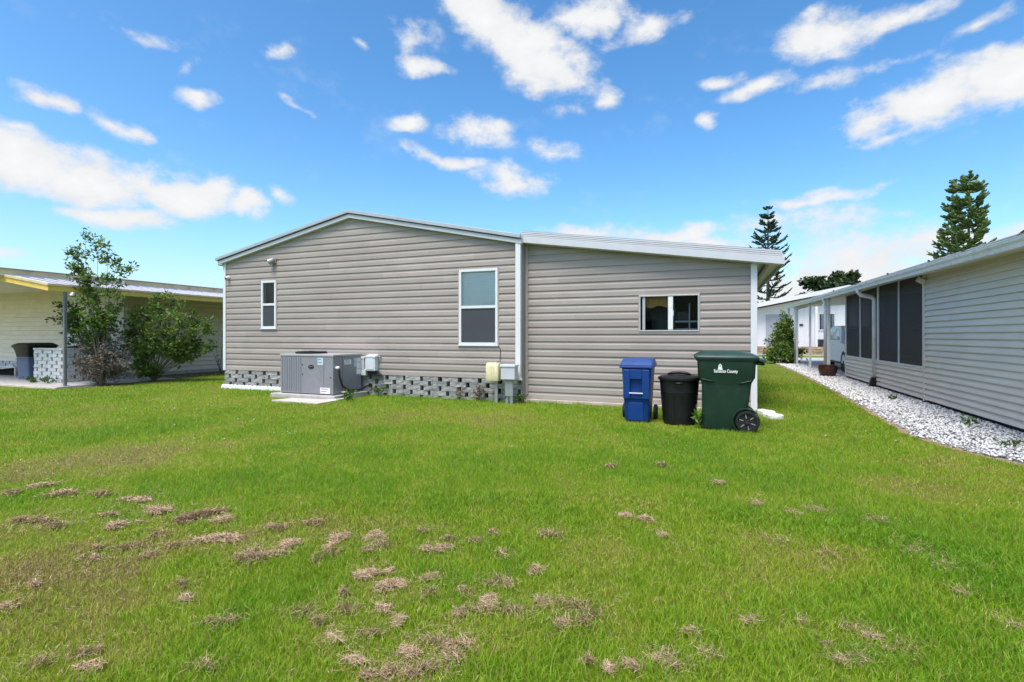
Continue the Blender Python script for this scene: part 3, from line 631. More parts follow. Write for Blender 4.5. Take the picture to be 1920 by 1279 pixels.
sticker(8.69, 8.90, .70, .80, 'sticker', 's', 3); sticker(9.08, 9.22, .47, .82, 'sticker', 's', 2); sticker(9.0, 9.07, .64, .82, 'box2', 's', 1)
for px, pz in ((-7.28, .45), (-8.02, .5), (-8.02, .7)): MB().lathe([(.014, 0), (.012, .008)], n=10).xf(Matrix.Translation((px, A0[1], pz)) @ Matrix.Rotation(R_(90), 4, 'X')).build('screw', 'black', ac)
cd = MB().tube([(A1[0], 8.44, .64), (A1[0]+.06, 8.44, .65), (A1[0]+.075, 8.44, .60), (A1[0]+.075, 8.46, .45), (A1[0]+.08, 8.54, .26), (A1[0]+.10, 8.72, .16), (A1[0]+.12, 9.0, .15), (A1[0]+.16, 9.2, .20), (A1[0]+.2, 9.33, .24)], .022, 9).build('conduit', 'black2', ac, smooth='all')
MB().lathe([(.034, 0), (.034, .07), (.028, .08)], n=12).xf(Matrix.Translation((A1[0]+.0, 8.44, .645)) @ Matrix.Rotation(R_(90), 4, 'Y')).build('conduit_elbow', 'white_old', cd, smooth=True)
tag(MB().tube([(A1[0]+.0, 8.60, .13), (A1[0]+.16, 8.58, .135), (A1[0]+.20, 8.56, .12), (A1[0]+.21, 8.55, .0)], .024, 9).tube([(A1[0]+.21, 8.55, .02), (A1[0]+.17, 8.3, .018), (A1[0]+.06, 8.12, .02)], .02, 9).build('drain_pipe', 'white', smooth='all'), 'white plastic condensate drain pipe elbow beside the air conditioner', 'pipe')
tag(MB().box((-8.12, 7.64, -.03), (-6.97, 8.22, .03), .012).build('paving_slab', 'slab', bevel=.006), 'pale paving slab lying in the grass before the air conditioner', 'slab')
# scalloped white edging along the skirting
for k in range(5):
    x0 = -11.42+k*.50; mb = MB(); n = 24; top = []
    for i in range(n+1):
        u = i/n; top.append((x0+u*.485, .045+.055*abs(math.sin(u*math.pi*4))**.6))
    mb.prism([(x0, -.02), (x0+.485, -.02)]+top[::-1], 'y', YW-.17, YW-.10)
    tag(mb.build('edging_block', 'edging', bevel=.006), 'white scalloped edging block along the block skirting', 'edging', 'scalloped edging beside the air conditioner')

# ---- utility boxes
t = thing('disconnect_box', 'pale grey electrical disconnect box with a sloped lid on the wall beside the air conditioner', 'utility box', (-6.96, YW-.1, .52))
MB().prism([(YW-.016, .54), (YW-.15, .54), (YW-.15, .86), (YW-.016, .90)], 'x', -7.09, -6.83).build('body', 'box', t, bevel=.01); box('lid_lip', (-7.10, YW-.165, .83), (-6.82, YW-.017, .865), 'box', t, .006)
box('front_panel', (-7.06, YW-.158, .57), (-6.86, YW-.149, .82), 'box', t, .006)
MB().tube([(-6.81, YW-.06, .86), (-6.77, YW-.06, .85), (-6.76, YW-.02, .83)], .014, 7).build('hasp', 'post', t)
MB().prism([(-7.06, .54), (-6.86, .54), (-6.70, .44), (-7.06, .44)], 'y', YW-.10, YW-.02).build('cable_shroud', 'black2', t)
t = thing('breaker_box', 'narrow white box tucked between the air conditioner and the disconnect box', 'utility box', (-7.2, YW-.08, .55)); box('body', (-7.30, YW-.12, .56), (-7.14, YW-.016, .83), 'box2', t, .008); box('lid', (-7.31, YW-.13, .80), (-7.13, YW-.017, .845), 'white', t, .006)
t = thing('junction_box', 'small pale junction box below the disconnect box', 'utility box', (-7.16, YW-.06, .44)); box('body', (-7.24, YW-.11, .43), (-7.11, YW-.016, .57), 'white_old', t, .008); box('cover', (-7.225, YW-.116, .445), (-7.125, YW-.109, .555), 'white_old', t, .003)
t = thing('telephone_box', 'yellowed cream utility box on a post beside the white downspout', 'utility box', (-4.0, YW-.25, 0))
MB().loft([(.43, -3.99, YW-.24, .13, .09, .03), (.46, -3.99, YW-.24, .14, .10, .04), (.74, -3.99, YW-.24, .135, .10, .04), (.78, -3.99, YW-.23, .125, .08, .04)]).build('cover', 'cream', t, smooth=True)
box('post', (-3.96, YW-.26, -.05), (-3.90, YW-.22, .46), 'post', t, .004); box('rib', (-4.0, YW-.345, .47), (-3.99, YW-.338, .72), 'cream', t); box('rib', (-3.95, YW-.345, .47), (-3.94, YW-.338, .72), 'cream', t)
MB().tube([(-3.94, YW-.2, .78), (-3.94, YW-.03, .82), (-3.94, YW-.022, 1.04), (-3.99, YW-.022, 1.11)], .006, 6).build('cable', 'black2', t)
t = thing('cable_box', 'light grey square utility box on a galvanized post beside the cream box', 'utility box', (-3.66, YW-.3, 0))
box('body', (-3.79, YW-.37, .47), (-3.50, YW-.19, .74), 'box2', t, .012); box('lid', (-3.80, YW-.385, .71), (-3.49, YW-.18, .755), 'box', t, .008)
box('post', (-3.71, YW-.30, -.05), (-3.66, YW-.26, .48), 'post', t, .003); box('post', (-3.62, YW-.31, -.05), (-3.565, YW-.25, .48), 'post', t, .003); box('base_plate', (-3.72, YW-.32, .15), (-3.56, YW-.29, .44), 'post', t, .003)

# ================================================================ BINS
def text_mesh(name, body, size, m, parent, mtx, extr=.001, bold=0.0, font=None):
    cu = bpy.data.curves.new(name, 'FONT'); cu.body = body; cu.size = size; cu.extrude = extr; cu.offset = bold; cu.align_x = 'CENTER'
    tmp = bpy.data.objects.new('tmp_text', cu); C.objects.link(tmp); bpy.context.view_layer.update()
    me = bpy.data.meshes.new_from_object(tmp.evaluated_get(bpy.context.evaluated_depsgraph_get())); bpy.data.objects.remove(tmp)
    v = [mtx @ p.co for p in me.vertices]; mb = MB().add(v, [tuple(p.vertices) for p in me.polygons]); return mb.build(name, m, parent)
def wheel(parent, c, r, w_, hub='black', axis='x'):
    rot = Matrix.Translation(c) @ (Matrix.Rotation(R_(90), 4, 'Y') if axis == 'x' else Matrix.Rotation(R_(90), 4, 'X'))
    ty = MB().lathe([(r*.80, -w_/2), (r*.95, -w_/2), (r, -w_/2+.012), (r, w_/2-.012), (r*.95, w_/2), (r*.80, w_/2)], n=28, cap0=False, cap1=False).lathe([(r*.80, w_/2-.014), (.02, w_/2-.022)], n=28, cap0=False).lathe([(.02, -w_/2+.022), (r*.80, -w_/2+.014)], n=28, cap1=False).xf(rot).build('wheel', 'rubber', parent, smooth=True)
    for k in range(6):
        a = k*math.pi/3+.2; sp = MB().box((-.004, r*.34, w_/2-.024), (.004, r*.72, w_/2-.012)).box((-.004, r*.34, -w_/2+.012), (.004, r*.72, -w_/2+.024)).xf(rot @ Matrix.Rotation(a, 4, 'Z')); sp.build('spoke', 'roof_edge' if hub == 'spoked' else hub, ty)
    MB().lathe([(r*.2, -w_/2-.004), (r*.2, w_/2+.004)], n=14).xf(rot).build('hub', 'black2', ty)
    return ty
# blue recycling cart, its front towards the lawn
bx, by = -1.09, 8.07
bc = thing('recycling_cart', 'narrow blue wheeled recycling cart with a white catch bar', 'recycling bin', (bx, by, 0))
MB().loft([(.015, bx, by-.02, .165, .20, .03), (.05, bx, by-.02, .175, .215, .03), (.42, bx, by-.015, .195, .235, .03), (.80, bx, by-.01, .215, .265, .03), (.84, bx, by-.01, .222, .272, .03)]).build('body', 'blue', bc, smooth=True)
def proud(x0, x1, z0, z1, d0, d1, tz=.0): # panel standing proud of the sloped front
    f0, f1 = by-.25-.0*z0, by-.25
    def fy_(z): return by-.02-(.215+.055*(z-.05)/.75)
    mb = MB().add([(x0, fy_(z0)-d0, z0), (x1, fy_(z0)-d0, z0), (x1, fy_(z1)-d1, z1), (x0, fy_(z1)-d1, z1), (x0, fy_(z0)+.03, z0), (x1, fy_(z0)+.03, z0), (x1, fy_(z1)+.03, z1), (x0, fy_(z1)+.03, z1)], [(0, 1, 2, 3), (5, 4, 7, 6), (4, 0, 3, 7), (1, 5, 6, 2), (3, 2, 6, 7), (4, 5, 1, 0)]); return mb
proud(bx-.19, bx-.088, .36, .80, .045, .03).build('side_panel', 'blue', bc, bevel=.012); proud(bx+.088, bx+.195, .36, .80, .045, .03).build('side_panel', 'blue', bc, bevel=.012)
proud(bx-.087, bx+.087, .655, .80, .036, .03).build('top_panel', 'blue', bc, bevel=.008); proud(bx-.087, bx+.087, .36, .425, .02, .02).build('pocket_sill', 'blue', bc, bevel=.006)
proud(bx-.12, bx+.10, .03, .30, .012, .014).build('lower_panel', 'blue', bc, bevel=.006)
MB().tube([(bx-.10, by-.297, .445), (bx+.10, by-.297, .445)], .012, 8).build('catch_bar', 'metal', bc)
tx = MB(); xx = bx-.085
for wd in (.016, .014, .018, .012, .017, .006, .012, .016, .017):
    tx.box((xx, by-.2955, .690), (xx+wd, by-.288, .722))
    if wd > .013: pass
    xx += wd+.006
tx.build('stencil_marks', 'ink', bc)
lid = MB().loft([(.825, bx, by-.01, .240, .295, .03), (.865, bx, by-.01, .243, .298, .03), (.90, bx, by+.005, .232, .275, .05), (.945, bx, by+.045, .222, .225, .06), (.958, bx, by+.06, .20, .19, .06)]).build('lid', 'blue_lid', bc, smooth=True)
box('lid_lip', (bx-.245, by-.315, .815), (bx+.245, by-.27, .852), 'blue', lid, .012)
MB().prism([(by-.24, .888), (by-.04, .958), (by-.04, .962), (by-.24, .893)], 'x', bx-.17, bx+.15).build('lid_panel', 'blue_lid', lid, bevel=.003)
tx = MB()
for r0, x0_, x1_, h_ in ((.0, -.05, .13, .03), (.055, -.045, .10, .016)):
    x = bx+x0_
    while x < bx+x1_:
        wd = random.uniform(.008, .016); y_ = by-.07-r0; z_ = .958-(r0+.03)*.35
        tx.add([(x, y_-h_, z_-h_*.35+.004), (x+wd, y_-h_, z_-h_*.35+.004), (x+wd, y_, z_+.004), (x, y_, z_+.004)], [(0, 1, 2, 3)]); x += wd+.004
tx.build('lid_marks', 'ink', lid)
MB().tube([(bx-.2, by+.29, .86), (bx-.2, by+.34, .88), (bx+.2, by+.34, .88), (bx+.2, by+.29, .86)], .014, 8).build('handle', 'blue', bc)
for s_ in (-1, 1): wheel(bc, (bx+s_*.235, by+.17, .115), .12, .05)
MB().tube([(bx-.235, by+.17, .115), (bx+.235, by+.17, .115)], .011, 8).build('axle', 'metal', bc)
# round black rubbish can
kx, ky = -.49, 7.99
bk = thing('trash_can', 'round black plastic trash can with a domed lid between the two carts', 'trash can', (kx, ky, 0))
prof = [(.215, .01), (.225, .02), (.262, .47), (.268, .475), (.266, .485), (.280, .64), (.292, .65), (.292, .672), (.27, .674)]
MB().lathe(prof, (kx, ky, 0), 40).build('body', 'black', bk, smooth=True)
for k in range(14):
    a = k*2*math.pi/14; ca, sa = math.cos(a), math.sin(a)
    MB().tube([(kx+.226*ca, ky+.226*sa, .03), (kx+.262*ca, ky+.262*sa, .465)], .006, 5).build('flute', 'black', bk)
ld = MB().lathe([(.300, .655), (.304, .668), (.30, .690), (.26, .708), (.15, .724), (.02, .730)], (kx, ky, 0), 40).build('lid', 'black', bk, smooth=True)
MB().tube([(kx-.16, ky-.02, .722), (kx-.10, ky-.02, .752), (kx, ky-.02, .762), (kx+.10, ky-.02, .752), (kx+.16, ky-.02, .722)], .022, 8).build('lid_grip', 'black', ld, smooth='all')
for s_ in (-.55, 2.3):
    a = s_-.95; ca, sa = math.cos(a), math.sin(a)
    MB().tube([(kx+.275*math.cos(a-.22), ky+.275*math.sin(a-.22), .625), (kx+.315*math.cos(a-.15), ky+.315*math.sin(a-.15), .62), (kx+.315*math.cos(a+.15), ky+.315*math.sin(a+.15), .62), (kx+.275*math.cos(a+.22), ky+.275*math.sin(a+.22), .625)], .014, 7).build('handle', 'black', bk, smooth='all')
# big green cart, side on, wheels towards the corner
def big_cart(root, gx, gy, body, lidm, hw=.30, k=1.0):
    """cart standing with its wheels at +x, side faces at gy -/+ hw"""
    secs = [(.012, -.035, .265, .90), (.05, -.03, .275, .93), (.19, -.025, .287, .95), (.60, 0.0, .312, .98), (.655, .0, .318, .985), (.735, .0, .362, 1.04), (.95, .0, .372, 1.06), (.985, .0, .375, 1.06)]
    b = MB().loft([(z*k, gx+cx, gy, hx, hw*hy, .05) for z, cx, hx, hy in secs]).build('body', body, root, smooth=True)
    MB().loft([(.955*k, gx, gy, .392, hw*1.09, .05), (1.0*k, gx, gy, .392, hw*1.09, .05)]).build('rim', body, root, bevel=.008)
    l = MB().loft([(.985*k, gx+.0, gy, .410, hw*1.13, .05), (1.01*k, gx, gy, .414, hw*1.14, .05), (1.035*k, gx-.01, gy, .395, hw*1.08, .06), (1.05*k, gx-.015, gy, .37, hw*.98, .07), (1.085*k, gx-.06, gy, .27, hw*.80, .08), (1.092*k, gx-.07, gy, .23, hw*.7, .08)]).build('lid', lidm, root, smooth=True)
    MB().prism([(gx+.36, 1.0*k), (gx+.49, .985*k), (gx+.505, .955*k), (gx+.47, .94*k), (gx+.36, .97*k)], 'y', gy-hw*.95, gy+hw*.95).build('lid_hinge', lidm, l, bevel=.01)
    MB().prism([(gx-.33, 1.035*k), (gx-.40, 1.01*k), (gx-.43, 1.03*k), (gx-.33, 1.085*k)], 'y', gy-hw*.9, gy+hw*.9).build('lid_grip', lidm, l, bevel=.008)
    MB().tube([(gx+.37, gy-hw*.85, .93*k), (gx+.46, gy-hw*.85, .92*k), (gx+.46, gy+hw*.85, .92*k), (gx+.37, gy+hw*.85, .93*k)], .02, 8).build('handle', body, root, smooth='all')
    return b
gx, gy = .145, 7.87
gc = thing('garbage_cart', 'large dark green wheeled garbage cart seen from its side by the corner', 'garbage bin', (gx, gy, 0))
gb = big_cart(gc, gx, gy, 'green', 'green_lid')
MB().lathe([(.158, -.345), (.172, -.345), (.172, -.22), (.158, -.22)], n=32, cap0=False, cap1=False).xf(Matrix.Translation((gx+.245, gy, .155)) @ Matrix.Rotation(R_(90), 4, 'X') @ Matrix.Rotation(math.pi, 4, 'Y')).build('wheel_arch', 'green', gc, smooth=True)
for s_ in (-1, 1): wheel(gc, (gx+.26, gy+s_*.325, .145), .145, .06, 'spoked', 'y')
MB().tube([(gx+.26, gy-.3, .145), (gx+.26, gy+.3, .145)], .013, 8).build('axle', 'metal', gc)
gs = gy-.30*1.035-.0045                    # side face near the print
tm = Matrix.Translation((gx-.005, gs-.004, .800)) @ Matrix.Rotation(R_(90), 4, 'X')
text_mesh('county_name', 'Sarasota County', .062, 'ink', gc, tm @ Matrix.Diagonal((.72, 1, 1, 1)), .0015, .0012)
lx, lz = gx-.075, .838                       # small house-and-tower emblem over the name
em = MB().prism([(lx-.032, lz), (lx+.032, lz), (lx+.022, lz+.035), (lx+.022, lz+.058), (lx, lz+.084), (lx-.022, lz+.058), (lx-.022, lz+.035)], 'y', gs-.006, gs+.001).build('county_emblem', 'ink', gc)
MB().lathe([(.008, 0), (.008, .003)], n=12).xf(Matrix.Translation((lx, gs-.006, lz+.055)) @ Matrix.Rotation(R_(90), 4, 'X')).build('emblem_eye', 'green', em)
for s_, z_ in ((-1, .705), (1, .69)):
    MB().tube([(gx+s_*.335, gy-.285, z_+.03), (gx+s_*.30, gy-.305, z_), (gx+s_*.20, gy-.309, z_-.025), (gx+s_*.13, gy-.305, z_-.025)], [.006, .010, .008, .002], 7).build('moulded_rib', 'green', gc, smooth='all')
# splash stones under the corner post
for k in range(4):
    sx_, sy_ = .74+.04*random.random()+.035*k, 9.62-.20*k
    n = 9; pl = [(sx_+(.10+.05*random.random())*math.cos(2*math.pi*i/n), sy_+(.10+.06*random.random())*math.sin(2*math.pi*i/n)) for i in range(n)]
    tag(MB().prism(pl, 'z', -.01, .05+.012*(k % 2)).build('splash_stone', 'edging', bevel=.01), 'flat white splash stone in the grass at the foot of the corner post', 'stone', 'splash stones by the corner post')

# ================================================================ LEFT NEIGHBOUR
lh = thing('neighbour_house', 'cream sided house with yellow roof fascia and a ribbed pan roof', 'house', (-20, 10.3, 0))
LX = -16.95
siding(lh, 'long_wall', 'y', LX, 1, 10.32, 26, .12, 2.62, .152, 'siding_l', prof=CLAPL, back='siding_l', seed=8)
siding(lh, 'porch_wall', 'x', 10.3, -1, -30, -19.95, .42, 2.80, .152, 'siding_l', prof=CLAPL, back='siding_l', seed=9)
box('door_panel', (-19.93, 10.27, .10), (LX-.05, 10.33, 3.0), 'white_old', lh); 
for x in (-19.95, -18.7, -17.7): box('panel_batten', (x, 10.245, .1), (x+.07, 10.269, 2.9), 'white', lh, .004)
box('corner_trim', (LX-.05, 10.26, .05), (LX+.03, 10.34, 2.62), 'white_old', lh, .004)
box('footing', (LX-.2, 10.35, -.05), (LX+.035, 26, .115), 'foot', lh)
sk = box('skirting', (-30, 10.45, 0), (-19.95, 10.48, .42), 'dark', lh); blocks(sk, 'block_w', 'x', 10.29, -1, -26, -20.0, .03, 4)  # dark sheet painted as shade behind the open blocks
pt = .157; XE, YE = -15.2, 7.5
def zl(x): return 2.575+pt*(XE-x)
pr = MB().add([(XE, YE, zl(XE)), (XE, 27, zl(XE)), (-17.04, 27, zl(-17.04)), (-17.04, YE, zl(-17.04)), (XE, YE, zl(XE)-.03), (XE, 27, zl(XE)-.03), (-17.04, 27, zl(-17.04)-.03), (-17.04, YE, zl(-17.04)-.03)], [(0, 1, 2, 3), (7, 6, 5, 4), (0, 4, 5, 1), (0, 3, 7, 4)]).build('porch_roof', 'pan', lh)
for k in range(62):
    y = YE+.15+k*.31
    MB().add([(XE, y, zl(XE)+.002), (XE, y+.05, zl(XE)+.002), (XE, y+.025, zl(XE)+.022), (-17.02, y, zl(-17.02)+.002), (-17.02, y+.05, zl(-17.02)+.002), (-17.02, y+.025, zl(-17.02)+.022)], [(0, 3, 5, 2), (1, 2, 5, 4), (0, 2, 1)]).build('roof_rib', 'rib_grey', pr)
for a, b_, nm, m_ in (((XE-.0, YE-.03, 2.41), (XE+.035, 27, 2.535), 'fascia', 'yellow'), ((XE-.0, YE-.05, 2.535), (XE+.06, 27, 2.59), 'gutter_lip', 'band')): box(nm, a, b_, m_, pr, .004)
MB().add([(XE+.03, YE-.03, 2.41), (-22, YE-.03, zl(-22)-.165), (-22, YE-.03, zl(-22)-.04), (XE+.03, YE-.03, 2.535), (XE+.03, YE+.01, 2.41), (-22, YE+.01, zl(-22)-.165), (-22, YE+.01, zl(-22)-.04), (XE+.03, YE+.01, 2.535)], [(3, 2, 1, 0), (4, 5, 6, 7), (0, 1, 5, 4), (2, 3, 7, 6), (0, 4, 7, 3)]).build('front_fascia', 'yellow', pr)
MB().add([(XE+.055, YE-.055, 2.537), (-22, YE-.055, zl(-22)-.038), (-22, YE-.055, zl(-22)+.02), (XE+.055, YE-.055, 2.592), (XE+.055, YE+.01, 2.537), (-22, YE+.01, zl(-22)-.038), (-22, YE+.01, zl(-22)+.02), (XE+.055, YE+.01, 2.592)], [(3, 2, 1, 0), (4, 5, 6, 7), (0, 1, 5, 4), (2, 3, 7, 6), (0, 4, 7, 3)]).build('front_lip', 'band', pr)
box('porch_shade_cover', (-29, YE, 2.80), (-17.05, 10.35, 2.83), 'siding_l', lh)  # cover added overhead to keep the porch in shade
ub = box('upper_band', (-17.12, 6.9, 2.90), (-17.03, 27, 3.04), 'band', lh, .004); box('band_cap', (-17.16, 6.88, 3.042), (-17.0, 27, 3.058), 'siding_trim', ub); box('flashing', (-17.06, 6.9, 2.86), (-17.01, 27, 2.90), 'white', ub)
MB().add([(-17.16, 6.9, 3.03), (-17.16, 27, 3.03), (-23, 27, 3.06), (-23, 6.9, 3.06)], [(0, 1, 2, 3)]).build('upper_roof', 'pan', ub)
box('porch_post', (-15.23, 7.805, .03), (-15.165, 7.87, 2.50), 'dark_post', lh, .005); box('post_foot', (-15.28, 7.76, .034), (-15.12, 7.92, .05), 'roof_edge', lh)
MB().lathe([(.03, 0), (.06, .04), (.07, .11)], n=16).xf(Matrix.Translation((-15.05, 7.95, 2.40)) @ Matrix.Rotation(R_(160), 4, 'X')).build('porch_lamp', 'post', lh, smooth=True)
box('kerb', (-20.5, 7.48, -.03), (-14.9, 7.545, .045), 'slab', lh, .006)
box('wall_shelf', (-20.9, 10.05, .62), (-20.2, 10.27, .74), 'siding_l', lh, .005)
# block screen wall round the bins
en = thing('bin_screen_wall', 'low white painted open-block wall beside the porch post', 'wall', (-17, 8.4, 0))
blocks(en, 'block_w', 'x', 8.4, -1, -17.72, -16.38, .03, 9); blocks(en, 'block_w', 'y', -16.40, 1, 8.54, 9.6, .03, 9)
box('cap', (-17.73, 8.385, .912), (-16.37, 8.545, .965), 'block_w', en, .006); box('cap', (-16.545, 8.55, .912), (-16.385, 9.6, .965), 'block_w', en, .006)
box('backing', (-17.70, 8.535, .03), (-16.56, 8.545, .90), 'dark', en)  # dark sheet stands in for shade behind the block holes
sc = thing('refuse_cart', 'slate blue cart with a black lid behind the white block wall', 'garbage bin', (-18.85, 8.95, .035))
def slate(gx, gy):
    MB().loft([(.04, gx, gy, .27, .27, .05), (.66, gx, gy, .30, .30, .05), (.69, gx, gy, .315, .315, .05)]).build('body', 'slate', sc, smooth=True)
    MB().loft([(.60, gx, gy, .318, .318, .05), (.625, gx, gy, .318, .318, .05)]).build('band', 'slate', sc, bevel=.005)
    MB().loft([(.69, gx+.02, gy, .31, .31, .05), (.86, gx+.03, gy, .345, .34, .05), (.98, gx+.04, gy, .40, .37, .05)]).build('collar', 'black', sc, smooth=True)
    MB().loft([(.98, gx+.03, gy, .43, .39, .05), (1.02, gx+.03, gy, .43, .39, .06), (1.09, gx+.06, gy, .33, .31, .08), (1.10, gx+.07, gy, .28, .28, .08)]).build('lid', 'black', sc, smooth=True)
    MB().prism([(gx-.35, 1.03), (gx-.52, .975), (gx-.53, .955), (gx-.36, .99)], 'y', gy-.3, gy+.3).build('lid_grip', 'black', sc, bevel=.006)
slate(-18.85, 8.95)
t = thing('lidded_can', 'dark can whose lid just shows over the white block wall', 'trash can', (-17.0, 9.1, .035)); MB().lathe([(.22, .04), (.28, .88), (.29, .9)], (-17.0, 9.1, 0), 24).build('body', 'black', t, smooth=True); MB().lathe([(.31, .90), (.31, .93), (.25, 1.0), (.05, 1.03)], (-17.0, 9.1, 0), 24).build('lid', 'black', t, smooth=True)
t = thing('loading_ramp', 'tilted white aluminium ramp lying on the neighbour porch slab', 'ramp', (-21, 9, .03))
RY = 9.1
MB().prism([(-24.0, .06), (-20.25, .36), (-20.25, .32), (-24.0, .02)], 'y', RY, RY+.8).build('deck', 'white_old', t); MB().prism([(-24.0, .09), (-20.25, .39), (-20.25, .362), (-24.0, .062)], 'y', RY-.03, RY+.03).build('side_rail', 'white', t)
box('leg', (-20.35, RY+.05, .035), (-20.29, RY+.11, .33), 'metal', t); box('leg', (-20.35, RY+.68, .035), (-20.29, RY+.74, .33), 'metal', t); MB().prism([(-23.5, .036), (-20.4, .036), (-20.4, .31), (-23.5, .055)], 'y', RY+.3, RY+.34).build('under_shade', 'dark', t)  # dark panel paints the shade beneath the ramp

# ================================================================ RIGHT NEIGHBOUR
rh = thing('screened_house', 'grey sided house with a screened porch and a white roofed carport', 'house', (6, 12, 0))
RX = 3.75
def zg(y): return 2.345+.0150*(y-7.74)       # underside of the gutter
siding(rh, 'side_wall', 'y', RX, -1, 2.5, 12.0, .09, 2.62, .1055, 'siding_r', prof=CLAP, back='siding_r', seed=12)
siding(rh, 'knee_wall', 'y', RX, -1, 12.06, 18.32, .09, .66, .1055, 'siding_r', prof=CLAP, back='siding_r', seed=13)
box('base_gap', (RX+.02, 2.5, -.02), (RX+.05, 18.3, .10), 'dark', rh)
box('corner_trim', (RX-.03, 11.99, .06), (RX+.03, 12.06, 2.55), 'siding_r', rh, .004)
sc_ = thing; cols = [12.06, 13.50, 15.02, 16.68, 18.34]
fr = frame_rect('screen_frame', 'y', RX, -1, 12.06, 18.34, .665, 2.56, .045, -.02, .025, 'white', rh)
for k, y in enumerate(cols[1:-1]): box('mullion', (RX-.026, y-(.05 if k == 1 else .02), .71), (RX+.02, y+(.05 if k == 1 else .02), 2.515), 'white_old' if k == 1 else 'white', fr, .003)
for k in range(4): box('screen', (RX-.004, cols[k]+.02, .70), (RX-.002, cols[k+1]-.02, 2.53), 'screen', fr)
box('header_beam', (RX-.028, 12.06, 2.562), (RX+.03, 29.2, 2.70), 'white_old', rh, .004)
ew = frame_rect('end_screen_frame', 'x', 18.34, 1, RX+.03, 6.9, .665, 2.56, .045, -.02, .02, 'white', rh)
for x in (4.75, 5.8): box('mullion', (x, 18.325, .71), (x+.04, 18.355, 2.515), 'white', ew, .003)
box('cross_rail', (RX+.08, 18.325, 1.50), (6.85, 18.355, 1.54), 'white', ew, .003); box('screen', (RX+.05, 18.339, .70), (6.88, 18.341, 2.53), 'screen', ew)
box('end_knee_wall', (RX+.02, 18.30, .03), (6.9, 18.34, .66), 'siding_r', rh); box('porch_partition', (RX+.03, 11.96, .03), (6.9, 12.0, 2.7), 'screen_back', rh)
box('inner_wall', (6.9, 12.0, .03), (6.95, 18.34, 2.9), 'screen_back', rh); box('carport_wall', (6.9, 18.345, .03), (6.95, 29.2, 2.9), 'white', rh); box('door', (6.87, 14.2, .03), (6.899, 15.1, 2.1), 'white_old', rh)
box('end_post', (RX-.03, 18.32, .03), (RX+.03, 18.38, 2.56), 'white_old', rh, .004)
box('main_block', (6.96, 2.5, .02), (11, 29.2, 2.8), 'siding_r', rh)
# roof: pan sheet, gutter, ceiling
XG = 3.34
def ypr(mb, x0, x1, z0, z1, y0=2.3, y1=29.3):  # bar along y following the slope of the gutter
    return mb.add([(x0, y0, zg(y0)+z0), (x1, y0, zg(y0)+z0), (x1, y1, zg(y1)+z0), (x0, y1, zg(y1)+z0), (x0, y0, zg(y0)+z1), (x1, y0, zg(y0)+z1), (x1, y1, zg(y1)+z1), (x0, y1, zg(y1)+z1)], [(0, 1, 2, 3), (7, 6, 5, 4), (0, 4, 5, 1), (1, 5, 6, 2), (2, 6, 7, 3), (3, 7, 4, 0)])
rf = MB().add([(XG+.0, 2.3, zg(2.3)+.155), (XG, 29.3, zg(29.3)+.155), (11.5, 29.3, 3.15), (11.5, 2.3, 3.15)], [(0, 1, 2, 3)]).build('roof', 'roof', rh)
gp = [(0, .0), (.075, .0), (.075, .12), (.0, .12), (-.045, .12), (-.045, .085), (-.02, .05), (-.012, .0)]
mb = MB(); n = len(gp); y0, y1 = 2.3, 29.3
mb.add([(XG+a, y, zg(y)+z) for y in (y0, y1) for a, z in gp], [(i, (i+1) % n, n+(i+1) % n, n+i) for i in range(n)]+[tuple(range(n))[::-1], tuple(range(n, 2*n))])
gut = mb.build('gutter', 'white_old', rh)
ypr(MB(), XG-.05, XG-.038, .112, .125).build('gutter_lip', 'white', gut)
ypr(MB(), XG+.03, XG+.06, .121, .152).build('roof_edge', 'white', rf); ypr(MB(), XG+.045, XG+.08, .158, .18, 2.3, 22).build('panel_edge', 'roof_edge', rf)
for k, (y, s_) in enumerate(((7.6, .35), (9.3, .12), (12.8, .10), (15.5, .12), (18, .2), (10.6, .08))):
    tag(MB().tube([(XG+.02, y, zg(y)+.155), (XG+.025, y+s_*.5, zg(y)+.178), (XG+.03, y+s_, zg(y)+.16)], [.008, .022, .006], 6).build('roof_debris', 'black2'), 'dark dead leaf litter caught along the white gutter edge', 'debris', 'litter on the gutter')
MB().add([(XG+.07, 12.0, zg(12)+.06), (XG+.07, 29.2, zg(29.2)+.06), (6.9, 29.2, zg(29.2)+.16), (6.9, 12, zg(12)+.16)], [(0, 1, 2, 3)]).build('carport_ceiling', 'white_old', rh)
ypr(MB(), XG+.078, RX+.0, .05, .075, 2.5, 12.0).build('soffit', 'siding_r', rh)
for y, wd in ((19.45, .09), (22.9, .075), (26.3, .075), (29.1, .075)): box('carport_post', (3.43, y-wd/2, .0), (3.43+wd, y+wd/2, zg(y)+.08), 'white_old', rh, .005)
def spout(y, x_wall, zt_, zb):
    pts = [(XG+.02, y, zg(y)+.02), (XG+.02, y, zg(y)-.05), (XG+.08, y, zg(y)-.13), (x_wall-.10, y, zg(y)-.19), (x_wall-.045, y, zg(y)-.25), (x_wall-.045, y, zg(y)-.36), (x_wall-.045, y, zb)]
    o = MB().tube(pts, .052, 10).build('downspout', 'white_old', rh, smooth='all'); return o
d1 = spout(15.2, RX, 0, .26); MB().loft([(.02, RX-.085, 15.2, .085, .075, .02), (.27, RX-.055, 15.2, .06, .06, .02)]).build('boot', 'black', d1)
spout(19.62, 3.46, 0, .05); spout(26.45, 3.46, 0, .05)
